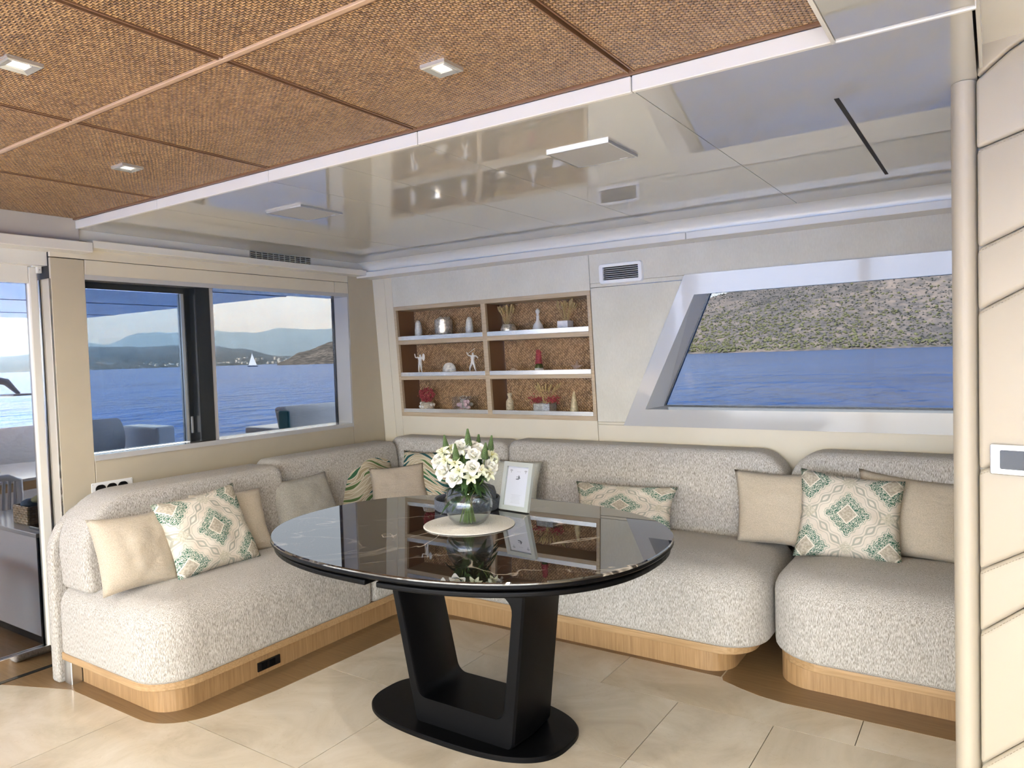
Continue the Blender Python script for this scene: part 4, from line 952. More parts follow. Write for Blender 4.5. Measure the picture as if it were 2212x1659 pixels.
def statue(x, pts, label):
    # small figure: skeleton edges with radii grown by a skin modifier
    names = list(pts); me = bpy.data.meshes.new('figurine')
    ed = [('pel', 'bel'), ('bel', 'chest'), ('chest', 'neck'), ('neck', 'head'), ('chest', 'shl'), ('shl', 'ell'), ('ell', 'hal'), ('chest', 'shr'), ('shr', 'elr'), ('elr', 'har'), ('pel', 'hipl'), ('hipl', 'knl'), ('knl', 'ftl'), ('ftl', 'tol'), ('pel', 'hipr'), ('hipr', 'knr'), ('knr', 'ftr'), ('ftr', 'tor')]
    me.from_pydata([pts[n] for n in names], [(names.index(a), names.index(b)) for a, b in ed], []); 
    o = bpy.data.objects.new('figurine_body', me)
    t = thing('figurine', label, 'figurine', (x, SY, Z2)); COL.objects.link(o); o.parent = t; o.location = (0, 0, 0.008)
    sk = o.modifiers.new('skin', 'SKIN'); rad = dict(pel=0.013, bel=0.012, chest=0.0145, neck=0.006, head=0.0105, shl=0.007, shr=0.007, ell=0.0048, elr=0.0048, hal=0.0042, har=0.0042, hipl=0.0095, hipr=0.0095, knl=0.0065, knr=0.0065, ftl=0.005, ftr=0.005, tol=0.004, tor=0.004)
    for i, n in enumerate(names): me.skin_vertices[0].data[i].radius = (rad[n], rad[n] * 0.9)
    me.skin_vertices[0].data[names.index('pel')].use_root = True
    su = o.modifiers.new('sub', 'SUBSURF'); su.levels = 1; su.render_levels = 1
    me.materials.append(PLASTER); o.name = 'body'
    b_ = MB(); b_.lathe([(0.0001, 0), (0.030, 0), (0.030, 0.006), (0.026, 0.009), (0.0001, 0.009)], (x, SY, Z2), 16, sx=1.0, sy=0.8); link('plinth', b_, PLASTER, t, smooth=True, auto=40)
    return t
base = dict(pel=(0, 0, 0.082), bel=(0.001, 0, 0.098), chest=(0.002, 0, 0.118), neck=(0.003, 0, 0.136), head=(0.004, 0, 0.152), shl=(-0.017, 0, 0.128), shr=(0.020, 0, 0.128), hipl=(-0.009, 0, 0.075), hipr=(0.009, 0, 0.075))
s1 = dict(base, ell=(-0.040, -0.004, 0.128), hal=(-0.046, -0.006, 0.158), elr=(0.036, -0.004, 0.112), har=(0.044, -0.012, 0.130), knl=(-0.011, -0.004, 0.042), ftl=(-0.012, 0, 0.004), tol=(-0.014, -0.014, 0.003), knr=(0.012, -0.003, 0.042), ftr=(0.016, 0.002, 0.004), tor=(0.020, -0.012, 0.003))
s2 = dict(base, ell=(-0.036, -0.003, 0.132), hal=(-0.048, -0.006, 0.156), elr=(0.038, -0.004, 0.124), har=(0.052, -0.008, 0.110), knl=(-0.022, -0.006, 0.044), ftl=(-0.030, 0.002, 0.004), tol=(-0.036, -0.010, 0.003), knr=(0.020, -0.004, 0.044), ftr=(0.028, 0.002, 0.004), tor=(0.036, -0.010, 0.003))
f1 = statue(-3.573, s1, 'white plaster warrior figurine raising one arm with a small round shield')
t = MB(); t.lathe([(0.0001, 0), (0.016, 0.001), (0.020, 0.004), (0.016, 0.006), (0.0001, 0.008)], (0, 0, 0), 16)
t.v = [(-3.573 + 0.047 + x * 0.7, SY - 0.020 + z, Z2 + 0.138 + y * 1.35) for x, y, z in t.v]; link('shield', t, PLASTER, f1, smooth=True)
f2 = statue(-3.085, s2, 'white plaster striding figurine with spread arms beside the shelf divider')
t = MB(); t.tube([(-3.125, SY - 0.006, Z2 + 0.150), (-3.060, SY - 0.006, Z2 + 0.188)], 0.0018, 5); link('spear', t, PLASTER, f2)
sc_ = MB(); NR = 40; vs = [(-3.283, SY - 0.03, Z2 + 0.010)]
for rr in (0.35, 0.7, 1.0):
    for i in range(NR + 1):
        a = math.radians(-20 + 220 * i / NR); R_ = 0.052 * rr * (1.0 + 0.03 * math.cos(i * PI)) ; rid = 0.0045 * rr * math.cos(i * PI / 1.0)
        vs.append((-3.283 + R_ * math.cos(a) * 1.08, SY - 0.03 - 0.020 * math.sin(PI * rr * 0.5) * (1 - 0.75 * rr) * 2 - rid * 0.5 + 0.012 * rr, Z2 + 0.038 + R_ * math.sin(a) * 1.05))
fs = [(0, 1 + i, 2 + i) for i in range(NR)]
for k in range(2):
    for i in range(NR): a0 = 1 + k * (NR + 1) + i; fs.append((a0, a0 + NR + 1, a0 + NR + 2, a0 + 1))
sc_.add(vs, fs)
bk = len(sc_.v); sc_.add([(x, y + 0.014, z) for x, y, z in vs], [tuple(reversed(f)) for f in fs])
tag(link('scallop_shell', sc_, SHELLW, smooth=False), 'white ribbed scallop shell standing between the two figurines', 'shell')
wk = MB(); ringsW = []
for i in range(48):
    t_w = i / 47; r = 0.020 * (1 - t_w) ** 1.2; a = t_w * 6 * PI
    ringsW.append((-2.745 + 0.075 * t_w, SY - 0.01 + 0.5 * r * math.cos(a), Z2 + 0.020 + 0.35 * r * math.sin(a), 0.004 + r * 0.85))
wk.tube([q[:3] for q in ringsW], [q[3] for q in ringsW], 8)
tag(link('whelk_shell', wk, plain('whelk_cream', (0.66, 0.50, 0.36), 0.5, var=0.2, vscale=60), smooth=True, auto=180), 'small spiral cream whelk shell lying on the middle shelf', 'shell')
rb = thing('coral_bottle', 'small dark bottle topped with a red coral ornament', 'bottle', (-2.536, SY, Z2))
t = MB(); t.lathe([(0.0001, 0), (0.028, 0), (0.031, 0.008), (0.028, 0.05), (0.016, 0.075), (0.012, 0.082), (0.0001, 0.083)], (-2.536, SY, Z2), 18); link('body', t, BOTTLEG, rb, smooth=True, auto=50)
t = MB(); t.lathe([(0.0305, 0.010), (0.032, 0.012), (0.029, 0.040), (0.027, 0.042)], (-2.536, SY, Z2), 18, cap=False); link('label_band', t, SHELLW, rb, smooth=True)
rc = random.Random(3); t = MB()
for i in range(70):
    a = rc.uniform(0, 2 * PI); z = rc.uniform(0.07, 0.158); r = 0.021 * (1 - 0.45 * (z - 0.07) / 0.09); t.ball((-2.536 + r * math.cos(a), SY + r * math.sin(a), Z2 + z), 0.0065, 5, 4)
t.lathe([(0.0001, 0.065), (0.019, 0.07), (0.018, 0.12), (0.010, 0.158), (0.0001, 0.162)], (-2.536, SY, Z2), 12)
link('coral', t, CORAL, rb, smooth=True, auto=180)
sf = MB(); top_ = []
for i in range(10):
    a = PI / 2 + 2 * PI * i / 10; r = 0.054 if i % 2 == 0 else 0.019; top_.append((r * math.cos(a), r * math.sin(a)))
fm_s = lambda u, v, w: (-2.249 + u * 1.05, SY - 0.01 + v * 0.32 + w * 0.95, Z2 + 0.042 + v * 0.95 - w * 0.3)
sf.add([fm_s(u, v, 0.0) for u, v in top_] + [fm_s(0, 0, -0.020)] + [fm_s(0, 0, 0.012)], [(i, (i + 1) % 10, 10) for i in range(10)] + [((i + 1) % 10, i, 11) for i in range(10)])
tag(link('starfish', sf, TAN, bevel=0.003, seg=2, smooth=True, auto=60), 'tan dried starfish propped up on the middle shelf', 'starfish')
rp_ = thing('coral_planter', 'shell-covered bowl with a ball of red coral flowers on the bottom shelf', 'planter', (-3.520, SY, Z3))
t = MB(); t.lathe([(0.0001, 0), (0.040, 0), (0.054, 0.02), (0.055, 0.045), (0.040, 0.070), (0.0001, 0.072)], (-3.520, SY, Z3), 20); link('bowl', t, SANDM, rp_, smooth=True)
for i in range(16):
    a = i * 2.4; t = MB(); t.ball((-3.520 + 0.050 * math.cos(a), SY + 0.050 * math.sin(a), Z3 + 0.018 + 0.011 * (i % 5)), 0.013, 6, 4); link('shell_bead', t, SHELLW, rp_, smooth=True)
t = MB(); rc = random.Random(9)
for i in range(300):
    d = Vector((rc.gauss(0, 1), rc.gauss(0, 1), rc.gauss(0, 1))).normalized() * rc.uniform(0.6, 1.0); p = Vector((-3.522, SY, Z3 + 0.125)) + Vector((d.x * 0.068, d.y * 0.060, d.z * 0.055)); t.ball(tuple(p), rc.uniform(0.004, 0.0065), 5, 3)
o = link('coral_flowers', t, CORAL, rp_, smooth=True); o['kind'] = 'stuff'
def glassbox(x0, x1, h, name, label, root=None):
    t = thing(name, label, 'glass box', ((x0 + x1) / 2, SY, Z3))
    link('glass', MB().box(x0, x1, SY - 0.05, SY - 0.047, Z3, Z3 + h).box(x0, x1, SY + 0.047, SY + 0.05, Z3, Z3 + h).box(x0, x0 + 0.003, SY - 0.047, SY + 0.047, Z3, Z3 + h).box(x1 - 0.003, x1, SY - 0.047, SY + 0.047, Z3, Z3 + h), GL_CLEAR, t)
    return t
pb = glassbox(-3.245, -3.085, 0.115, 'shell_box', 'square glass box filled with pink shells on the bottom shelf')
rc = random.Random(4)
for i in range(26):
    t = MB(); t.ball((-3.205 + 0.022 * (i % 4) + rc.uniform(-.006, .006) , SY - 0.03 + 0.02 * ((i // 4) % 4), Z3 + 0.018 + 0.020 * (i // 7)), 0.016, 7, 5, (1.1, 0.7, 0.9)); link('shell', t, PINK if i % 3 else SANDM, pb, smooth=True)
t = MB(); t.tube([(-3.165 + 0.03 * math.cos(a), SY - 0.02 + 0.012 * math.sin(a), Z3 + 0.108 + 0.012 * math.sin(a)) for a in [2 * PI * i / 14 for i in range(15)]], 0.003, 5); link('twig', t, SANDM, pb)
rv_ = MB(); rv_.lathe([(0.0001, 0), (0.020, 0), (0.025, 0.012), (0.0265, 0.055), (0.024, 0.085), (0.014, 0.102), (0.011, 0.115), (0.017, 0.126), (0.016, 0.138), (0.008, 0.142), (0.0001, 0.142)], (-2.780, SY, Z3), 18)
for i, p in enumerate(rv_.v): rv_.v[i] = tuple(Vector(p) + (Vector(p) - Vector((-2.780, SY, p[2]))) * 0.14 * noise.noise(Vector(p) * 90))
tag(link('sanded_bottle', rv_, plain('sanded', (0.50, 0.42, 0.28), 0.7, var=0.4, vscale=110), smooth=True, auto=180), 'small bottle coated in sand and shells left of the glass flower box', 'bottle')
gb_ = glassbox(-2.565, -2.435, 0.078, 'flower_box', 'square glass box of grey pebbles with dried grass and red berries')
link('pebble_fill', B(-2.561, -2.439, SY - 0.046, SY + 0.046, Z3 + 0.001, Z3 + 0.07), plain('gravel', (0.42, 0.40, 0.36), 0.7, var=0.6, vscale=160), gb_)
plumes(-2.49, Z3 + 0.075, 16, 0.120, 0.105, STRAW, gb_, 0.010, 11)
t = MB(); rc = random.Random(6)
for i in range(220):
    sx_ = -1 if i % 2 else 1; p = Vector((-2.50 + sx_ * 0.062 + rc.gauss(0, 0.022), SY + rc.gauss(0, 0.02), Z3 + 0.098 + rc.gauss(0, 0.013))); t.ball(tuple(p), rc.uniform(0.003, 0.0055), 5, 3)
o = link('red_berries', t, CORAL, gb_, smooth=True); o['kind'] = 'stuff'
tc_ = MB(); tc_.lathe([(0.0001, 0), (0.028, 0), (0.030, 0.006), (0.024, 0.05), (0.014, 0.11), (0.006, 0.148), (0.0001, 0.156)], (-2.278, SY, Z3), 14)
tag(link('auger_shell', tc_, AMBER, smooth=True, auto=40), 'tall pointed amber shell cone beside the glass flower box', 'shell')

# ================================================================ AFT DECK (outside the door and windows)
WHITEGEL = plain('gelcoat', (0.70, 0.71, 0.73), 0.18, coat=0.3)
deck = struct(link('floor_deck', B(-9.6, -4.12, -4.4, 4.45, -0.12, -0.012), TEAK))
ROOFM = N('roof_lacquer'); ROOFM.set('Base Color', (0.80, 0.77, 0.74)); ROOFM.set('Roughness', 0.06); ROOFM.set('Coat Weight', 0.5); ROOFM.bump(ROOFM.noise(ROOFM.co(scale=(1, 1, 1)), 2.5, 2), 0.05, 0.03); ROOFM = ROOFM.m
roof = struct(link('ceiling_deck', B(-9.25, -4.06, -4.4, 4.42, 2.105, 2.36), ROOFM, bevel=0.02))
for x in (-5.4, -6.9, -8.4): link('roof_joint', B(x - 0.006, x + 0.006, -4.4, 4.41, 2.102, 2.106), plain('joint_grey', (0.22, 0.25, 0.32), 0.5), roof)
ct = thing('deck_cabinet', 'grey-blue lacquered cabinet standing outside the glass door', 'cabinet', (-4.8, 2.1, -0.012))
GB = plain('cabinet_grey', (0.80, 0.82, 0.85), 0.15, coat=0.3)
link('body', B(-5.20, -4.33, 1.80, 2.40, 0.05, 0.60), GB, ct, bevel=0.004)
link('countertop', B(-5.22, -4.30, 1.785, 2.41, 0.60, 0.625), plain('counter_grey', (0.52, 0.54, 0.55), 0.2), ct, bevel=0.004)
link('end_panel', B(-4.335, -4.318, 1.80, 2.40, 0.0, 0.60), plain('navy_panel', (0.015, 0.03, 0.05), 0.15), ct)
link('plinth', B(-5.18, -4.36, 1.83, 2.38, -0.012, 0.05), BLACKF, ct)
bk = thing('wicker_basket', 'square woven basket of folded cloths on the deck cabinet', 'basket', (-4.52, 1.95, 0.625))
RUSH = mat_weave('rush_weave', 0.016, (0, 0, 0), (0.10, 0.05, 0.02), (0.42, 0.29, 0.14), (0.66, 0.52, 0.32), 0.9, axes=(0, 2))
RUSH_SHADE = mat_weave('rush_weave_shaded', 0.016, (0, 0, 0), (0.05, 0.025, 0.012), (0.20, 0.11, 0.055), (0.38, 0.24, 0.13), 0.9, axes=(1, 2))  # darker copy of the rush, with the side panels' shade in its colours
link('front_panel', B(-4.74, -4.555, 1.855, 1.870, 0.625, 0.730), RUSH, bk, bevel=0.005); link('back_panel', B(-4.74, -4.555, 2.10, 2.115, 0.625, 0.730), RUSH, bk, bevel=0.005)
for x in (-4.57, -4.755): link('side_panel', B(x, x + 0.015, 1.860, 2.115, 0.625, 0.730), RUSH_SHADE, bk, bevel=0.005)
for i, (cn, c) in enumerate((('cloth_blue', (0.10, 0.16, 0.24)), ('cloth_lime', (0.46, 0.48, 0.26)), ('cloth_brown', (0.10, 0.06, 0.05)), ('cloth_sky', (0.20, 0.32, 0.46)), ('cloth_white', (0.62, 0.60, 0.58)))):
    m = MB(); m.ball((-4.66 + 0.03 * (i % 3) + 0.02 * (i // 3), 1.92 + 0.04 * i, 0.738 + 0.014 * (i % 2)), 0.055, 10, 7, (0.8, 0.9, 0.55))
    for q, p in enumerate(m.v): m.v[q] = tuple(Vector(p) + Vector((1, 1, 1)) * 0.018 * noise.noise(Vector(p) * 22))
    tag(link('folded_cloth', m, plain(cn, c, 0.9), smooth=True, auto=180), cn.split('_')[1] + ' folded cloth in the wicker basket on the deck cabinet', 'cloth')
tr_ = MB(); tr_.prism(rrect(-4.50, -4.36, 1.83, 2.02, 0.02), 0.625, 0.640); tag(link('black_tray', tr_, BLACKG, bevel=0.003), 'small black glossy tray beside the wicker basket', 'tray')
stl = thing('deck_side_table', 'dark side table with a wooden top just outside the glass door', 'side table', (-4.55, 1.55, -0.012))
link('top', B(-4.85, -4.39, 1.20, 1.64, 0.435, 0.46), TEAK, stl, bevel=0.004)
for x in (-4.83, -4.43):
    for y in (1.22, 1.58): link('leg', B(x, x + 0.03, y, y + 0.035, -0.012, 0.436), BLACKF, stl)
link('panel', B(-4.445, -4.435, 1.25, 1.585, 0.05, 0.43), plain('dark_wood', (0.05, 0.038, 0.03), 0.5), stl)
# rope chair, deck table, curved sofa, lamp, lounger
rcx = thing('rope_chair', 'grey rope back armchair at the deck table', 'chair', (-5.35, 1.95, -0.012))
ROPE = plain('rope_grey', (0.50, 0.51, 0.54), 0.8); CHF = plain('chair_frame', (0.68, 0.69, 0.71), 0.4)
fpth = [(-5.40, 1.60, 0.42), (-5.40, 1.60, 0.79), (-5.40, 1.66, 0.815), (-5.40, 2.10, 0.805), (-5.40, 2.16, 0.78), (-5.40, 2.17, 0.42), (-5.40, 1.60, 0.42)]
m = MB(); m.tube(fpth, 0.022, 8); link('back_frame', m, CHF, rcx, smooth=True, auto=60)
for i in range(16):
    y = 1.63 + i * 0.034; m = MB(); m.tube([(-5.40, y, 0.43), (-5.43, y, 0.60), (-5.40, y, 0.80)], 0.010, 6); link('rope', m, ROPE, rcx, smooth=True)
link('seat', MB().prism(rrect(-5.92, -5.42, 1.60, 2.17, 0.06), 0.40, 0.46), DECKC, rcx, bevel=0.015, smooth=True, auto=50)
for x in (-5.86, -5.46):
    for y in (1.65, 2.12): m = MB(); m.tube([(x, y, 0.41), (x, y, -0.012)], 0.015, 6); link('leg', m, CHF, rcx)
dt = thing('deck_table', 'oval wooden deck table with pale top outside the glass door', 'table', (-6.2, 2.2, -0.012))
link('top', MB().prism(sup(0.55, 0.95, 2.6, (-6.15, 2.05), 40), 0.735, 0.755), plain('table_pale', (0.62, 0.62, 0.60), 0.15), dt, bevel=0.004)
link('edge', MB().prism(sup(0.545, 0.945, 2.6, (-6.15, 2.05), 40), 0.675, 0.735), TEAK, dt)
m = MB(); m.lathe([(0.30, -0.012), (0.30, 0.01), (0.06, 0.03), (0.06, 0.67), (0.2, 0.675)], (-6.15, 2.05, 0), 24); link('pedestal', m, WHITEGEL, dt, smooth=True, auto=40)
ds = thing('deck_sofa', 'curved grey sofa with rolled back at the stern of the deck', 'sofa', (-7.1, 2.4, -0.012))
link('base', MB().prism(rrect(-7.55, -6.75, 0.2, 4.05, (0.1, 0.1, 0.1, 0.1)), -0.012, 0.28), WHITEGEL, ds, bevel=0.02)
link('seat_cushion', cushion(-7.50, -6.72, 0.22, 3.98, 0.08, rounded_levels(0.28, 0.62, 0.02, 0.05, 4), flat, 5), DECKC, ds, smooth=True, auto=180)
m = MB(); m.loft([[(-7.35 + 0.16 * math.cos(a) - 0.05 * abs(y - 2.2), y, 0.80 + 0.20 * math.sin(a)) for a in [2 * PI * i / 18 for i in range(18)]] for y in (0.22, 0.8, 1.5, 2.2, 2.9, 3.5, 3.88)]); link('back_roll', m, DECKC, ds, smooth=True, auto=60)
link('teak_inlay', B(-6.9, -6.72, 0.3, 3.6, 0.62, 0.632), TEAK, ds)
link('end_bulwark', MB().prism(rrect(-7.60, -6.95, 4.02, 4.22, 0.03), -0.012, 0.90), WHITEGEL, ds, bevel=0.02)
lm = thing('arc_lamp', 'white curved arm reading lamp with flat square head on the deck', 'lamp', (-5.5, 1.30, -0.012))
m = MB(); m.tube([(-5.5, 1.30, -0.012), (-5.5, 1.30, 0.9), (-5.5, 1.42, 1.22), (-5.5, 1.72, 1.43), (-5.5, 2.00, 1.472), (-5.5, 2.16, 1.43), (-5.5, 2.23, 1.348)], [0.022, 0.022, 0.022, 0.02, 0.024, 0.024, 0.012], 10); link('arm', m, CHF, lm, smooth=True, auto=60)
link('head', MB().prism([(-5.57, 2.145), (-5.41, 2.16), (-5.44, 2.33), (-5.60, 2.31)], 1.336, 1.348), CHF, lm, bevel=0.002)
m = MB(); m.lathe([(0.0001, 0), (0.13, 0), (0.13, 0.012), (0.02, 0.02), (0.0001, 0.02)], (-5.5, 1.30, -0.012), 20); link('base', m, CHF, lm, smooth=True, auto=40)
lg = thing('sun_lounger', 'white sun lounger backrest with a turquoise edged cushion past the aft window', 'lounger', (-5.1, 4.3, -0.012))
link('frame', MB().box(-5.5, -4.85, 3.98, 4.62, -0.012, 0.95), WHITEGEL, lg, bevel=0.02)
link('back_cushion', cushion(3.99, 4.66, 0.93, 1.128, (0.03, 0.03, 0.05, 0.03), rounded_levels(0.0, 0.16, 0.05, 0.04, 4), lambda u, v, w: (-4.93 - w + 0.25 * (1.0 - v), u, v), 5), mat_cloth('lounger_grey', (0.88, 0.87, 0.85)), lg, smooth=True, auto=180)
link('piping', B(-5.02, -4.90, 3.968, 3.992, 0.94, 1.10), plain('turquoise', (0.08, 0.28, 0.32), 0.7), lg, bevel=0.008)

# ================================================================ SEA AND LAND
def mat_sea():
    k = N('sea_water'); v = k.co('Object')
    a = k.M('ADD', k.M('MULTIPLY', k.noise(k.co('Object', scale=(1, 0.6, 1), rot=(0, 0, 0.25)), 0.33, 6, 0.6), 0.5), k.noise(k.co('Object', scale=(0.8, 1, 1)), 0.05, 4, 0.55)); b = k.noise(k.co('Object', scale=(1, 0.35, 1)), 0.02, 4, 0.6)
    k.set('Base Color', k.ramp(b, [(0.35, (0.005, 0.045, 0.17)), (0.65, (0.010, 0.075, 0.25))]))
    k.set('Roughness', 0.18); k.set('IOR', 1.33); k.set('Specular IOR Level', 0.28)
    k.bump(a, 1.0, 5.0); return k.m
sea = MB(); sea.add([(-14000, -14000, -2), (14000, -14000, -2), (14000, 14000, -2), (-14000, 14000, -2)], [(0, 1, 2, 3)])
o = link('sea', sea, mat_sea(), origin=(0, 0, -2)); o['kind'] = 'stuff'; tag(o, 'rippled deep blue sea outside the windows', 'sea')
def mat_hill(name, c1, c2, c3, sc):
    k = N(name); v = k.co('Object'); a = k.noise(v, 0.012 * sc, 5, 0.6); b = k.noise(v, 0.11 * sc, 4, 0.75); 
    vor = k.n('ShaderNodeTexVoronoi'); k.l(v, vor.inputs['Vector']); vor.inputs['Scale'].default_value = 0.16 * sc
    f = k.M('ADD', k.M('MULTIPLY', a, 0.35), k.M('ADD', k.M('MULTIPLY', b, 0.45), k.M('MULTIPLY', vor.outputs[0], 0.22)))
    k.set('Base Color', k.ramp(f, [(0.36, c1), (0.50, c2), (0.66, c3)])); k.set('Roughness', 0.95); k.set('Specular IOR Level', 0.1); return k.m
def terrain(name, label, x0, x1, y0, y1, nx, ny, hf, mat):
    m = MB(); vs = []
    for j in range(ny + 1):
        for i in range(nx + 1):
            x = x0 + (x1 - x0) * i / nx; y = y0 + (y1 - y0) * j / ny; vs.append((x, y, -2.5 + max(0, hf(x, y))))
    m.add(vs, [(j * (nx + 1) + i, j * (nx + 1) + i + 1, (j + 1) * (nx + 1) + i + 1, (j + 1) * (nx + 1) + i) for j in range(ny) for i in range(nx)])
    o = link(name, m, mat, smooth=True, auto=180); return tag(o, label, 'hill')
sm_ = lambda t: 0 if t <= 0 else 1 if t >= 1 else t * t * (3 - 2 * t)
def nz(x, y, s): return noise.fractal(Vector((x / s, y / s, 3.7)), 1.0, 2.0, 5)
def shore(x): return 628 + 10 * math.sin(x * 0.012) + 16 * noise.noise(Vector((x * 0.01, 1, 1)))
def h_near(x, y):
    # crest rises towards +x
    crest = 78 + 95 * sm_((x + 470) / 520); d = (y - shore(x)) / 640.0
    if d <= 0: return 0
    return crest * (1 - (1 - min(d, 1)) ** 1.7) + 9 * nz(x, y, 90) * min(1, d * 4) + min(1, d * 160) * 2.2
HILL = mat_hill('scrub_hill', (0.060, 0.056, 0.054), (0.120, 0.106, 0.100), (0.24, 0.19, 0.16), 1.0)
hill = terrain('hillside', 'scrub-covered hillside across the water seen through the slanted window', -560, 420, 600, 1500, 160, 130, h_near, HILL)
rc = random.Random(12); kinds = {'dark_scrub': (MB(), plain('scrub_dark', (0.048, 0.052, 0.042), 0.95, spec=0.1, var=0.3, vscale=0.2)), 'olive_scrub': (MB(), plain('scrub_olive', (0.125, 0.125, 0.06), 0.95, spec=0.1, var=0.3, vscale=0.2)), 'grey_scrub': (MB(), plain('scrub_grey', (0.125, 0.115, 0.105), 0.95, spec=0.1, var=0.3, vscale=0.2))}
for i in range(24000):
    x = rc.uniform(-520, 70); y = shore(x) + 1.5 + 800 * rc.random() ** 1.6; dy = y - shore(x)
    low = sm_((220 - dy) / 200) * sm_((60 - x) / 250)
    kd = 'olive_scrub' if rc.random() < 0.75 * low else ('dark_scrub' if rc.random() < 0.6 else 'grey_scrub')
    r = rc.uniform(0.45, 1.15) * (1.5 if kd == 'olive_scrub' else 1.0); z = -2.5 + h_near(x, y) + r * 0.3
    mm = kinds[kd][0]; o0 = len(mm.v); ph = rc.random() * 6
    mm.v += [(x + r * math.cos(ph + q * 1.257), y + r * math.sin(ph + q * 1.257), z - r * 0.25 + 0.3 * r * (q % 2)) for q in range(5)] + [(x, y, z + r * 0.8), (x, y, z - r)]
    for q in range(5): mm.f += [(o0 + q, o0 + (q + 1) % 5, o0 + 5), (o0 + (q + 1) % 5, o0 + q, o0 + 6)]
for kname, (mm, mt) in kinds.items():
    o = link(kname, mm, mt, hill); o['kind'] = 'stuff'
def ridge(name, label, prof, dist, depth, mat, seed, rough=1.0):
    # a range of hills: azimuth / elevation profile of its crest at a given distance, with a sloping front face
    m = MB(); NA, ND = 140, 16; vs = []; a0, a1 = prof[0][0], prof[-1][0]
    for j in range(ND + 1):
        t = j / ND
        for i in range(NA + 1):
            az = a0 + (a1 - a0) * i / NA
            for (pa_, pe), (qa, qe) in zip(prof[:-1], prof[1:]):
                lo, hi = min(pa_, qa), max(pa_, qa)
                if lo <= az <= hi:
                    w = (az - pa_) / (qa - pa_); el = pe + (qe - pe) * sm_(w); break
            dd = dist + depth * t; crest = (dist + depth) * math.tan(math.radians(max(el, 0))) + 3.5
            h = crest * (1 - (1 - t) ** 1.5) + rough * crest * 0.16 * noise.fractal(Vector((az * 0.8 + seed, t * 3, seed)), 1.0, 2.0, 5) * math.sin(PI * min(t, 0.9)) + (0.045 * crest * noise.fractal(Vector((az * 1.1, seed, 1)), 1.0, 2.0, 5) if t > 0.9 else 0)
            vs.append((dd * math.cos(math.radians(az)), dd * math.sin(math.radians(az)), -2.4 + max(0, h)))
    n = NA + 1
    m.add(vs, [(j * n + i, j * n + i + 1, (j + 1) * n + i + 1, (j + 1) * n + i) for j in range(ND) for i in range(NA)])
    return tag(link(name, m, mat, smooth=True, auto=180), label, 'hill')
HM = mat_hill('headland', (0.022, 0.022, 0.018), (0.060, 0.052, 0.045), (0.17, 0.14, 0.115), 0.8)
FM = mat_hill('far_slope', (0.018, 0.020, 0.016), (0.038, 0.038, 0.030), (0.12, 0.105, 0.085), 0.25)
FF = plain('mountain_rock', (0.045, 0.048, 0.042), 0.95, spec=0.1, var=0.3, vscale=0.004)
ridge('headland', 'dark headland sloping down to the water behind the aft window jamb', [(134, 2.6), (137.4, 1.52), (139.8, 0.80), (141.3, 0.12), (141.6, 0.0)], 1150, 350, HM, 2.0, 0.6)
ridge('coastal_hills', 'hazy blue coastal hills with a pale village behind the sailing boat', [(132, 0.3), (139, 0.35), (141.5, 0.55), (144.1, 1.15), (146.2, 1.40), (147.4, 1.50), (150.8, 1.46), (153.6, 1.52), (157.3, 1.10), (158.8, 1.0), (165, 0.8), (176, 0.4)], 3300, 900, FM, 5.0, 0.7)
ridge('mountain_range', 'pale blue mountain range on the horizon beyond the coastal hills', [(128, 2.6), (134, 2.75), (137.4, 2.58), (138.8, 2.45), (141.4, 2.62), (142.8, 2.34), (146, 2.46), (147.3, 2.45), (148.2, 2.40), (149.6, 2.44), (151.0, 2.38), (152.8, 1.62), (153.6, 1.78), (157.4, 1.98), (158.8, 2.05), (164, 1.9), (178, 1.2)], 6200, 1500, FF, 9.0, 0.4)
rc = random.Random(21); vil = MB()
for i in range(110):
    az = rc.choice((rc.gauss(144.6, 0.9), rc.gauss(141.0, 0.8), rc.gauss(148.6, 1.2))); t = rc.uniform(0.03, 0.28); dd = 3300 + 900 * t
    x, y = dd * math.cos(math.radians(az)), dd * math.sin(math.radians(az)); z = -2.4 + 75 * (1 - (1 - t) ** 1.5); s_v = rc.uniform(3, 7)
    vil.box(x - s_v, x + s_v, y - s_v, y + s_v, z - 6, z + s_v * 1.3)
o = link('village_houses', vil, plain('village_white', (0.38, 0.36, 0.33), 0.8)); o['kind'] = 'stuff'; tag(o, 'scattered pale village houses on the far coastal hills', 'village')
sbt = thing('sailing_boat', 'small sailing boat with a white sail on the sea', 'sailing boat', (-0.802 * 1000, 0.597 * 1000, -2))
bx, by = -802.0, 597.0
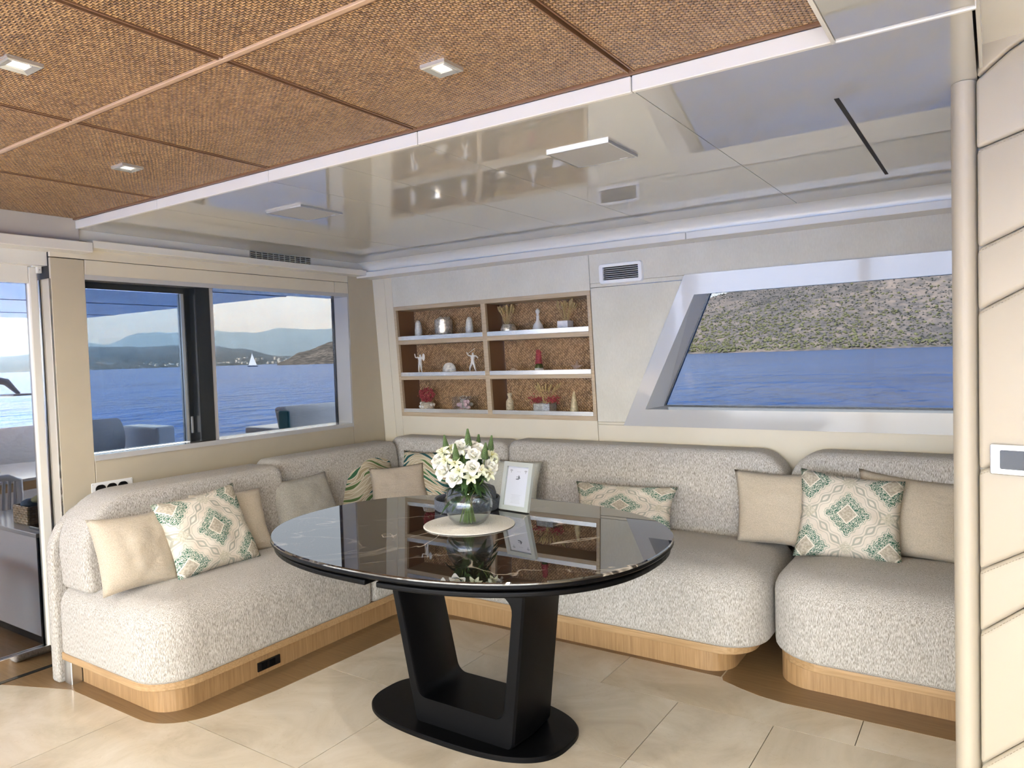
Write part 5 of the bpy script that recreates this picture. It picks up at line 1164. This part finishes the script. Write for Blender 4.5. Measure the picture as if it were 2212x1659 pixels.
m = MB(); m.loft([[(bx + 0.6 * s_ * w, by + 0.8 * s_ * w + u, -2.0 + z_) for s_, w, u, z_ in ()] or [(bx + p * 6.2 * k - q * 1.3 * k * 0.3, by + p * 4.0 * k + q * 1.3 * k, -2.1 + z_) for p, q in ((-1, 0), (-0.8, -0.9), (0.2, -1), (1, 0), (0.2, 1), (-0.8, 0.9))] for k, z_ in ((0.85, 0.0), (1.0, 1.2))]); link('hull', m, plain('hull_navy', (0.04, 0.05, 0.08), 0.3), sbt)
m = MB(); m.tube([(bx, by, -1.2), (bx, by, 16.0)], 0.14, 6); link('mast', m, WHITEP, sbt)
m = MB(); m.add([(bx + 0.1, by, -0.2), (bx - 4.2, by - 3.0, -0.2), (bx, by, 15.6), (bx + 0.15, by + 0.1, -0.2), (bx - 4.1, by - 2.8, -0.2), (bx + 0.05, by + 0.1, 15.6)], [(0, 1, 2), (5, 4, 3), (0, 3, 4, 1), (1, 4, 5, 2), (2, 5, 3, 0)]); link('mainsail', m, plain('sail_white', (0.8, 0.8, 0.78), 0.8), sbt)
m = MB(); m.add([(bx + 0.2, by, 0.0), (bx + 4.6, by + 3.0, -0.4), (bx + 0.1, by, 14.2), (bx + 0.2, by + 0.1, 0.0), (bx + 4.6, by + 3.1, -0.4), (bx + 0.1, by + 0.1, 14.2)], [(0, 1, 2), (5, 4, 3), (0, 3, 4, 1), (1, 4, 5, 2), (2, 5, 3, 0)]); link('jib', m, MATS['sail_white'], sbt)
# real sea haze lying over the far water
hz = B(-13000, -2300, 200, 9500, -2, 600)
k = N('haze'); k.t.nodes.remove(k.b); vs_ = k.n('ShaderNodeVolumeScatter'); vs_.inputs['Color'].default_value = (0.40, 0.64, 1.0, 1); vs_.inputs['Density'].default_value = 3.6e-4; vs_.inputs['Anisotropy'].default_value = 0.0
k.l(vs_.outputs[0], k.o.inputs['Volume'])
o = link('haze', hz, k.m); o['kind'] = 'stuff'; tag(o, 'thin blue haze lying over the distant sea and hills', 'haze')
bpy.context.view_layer.update()
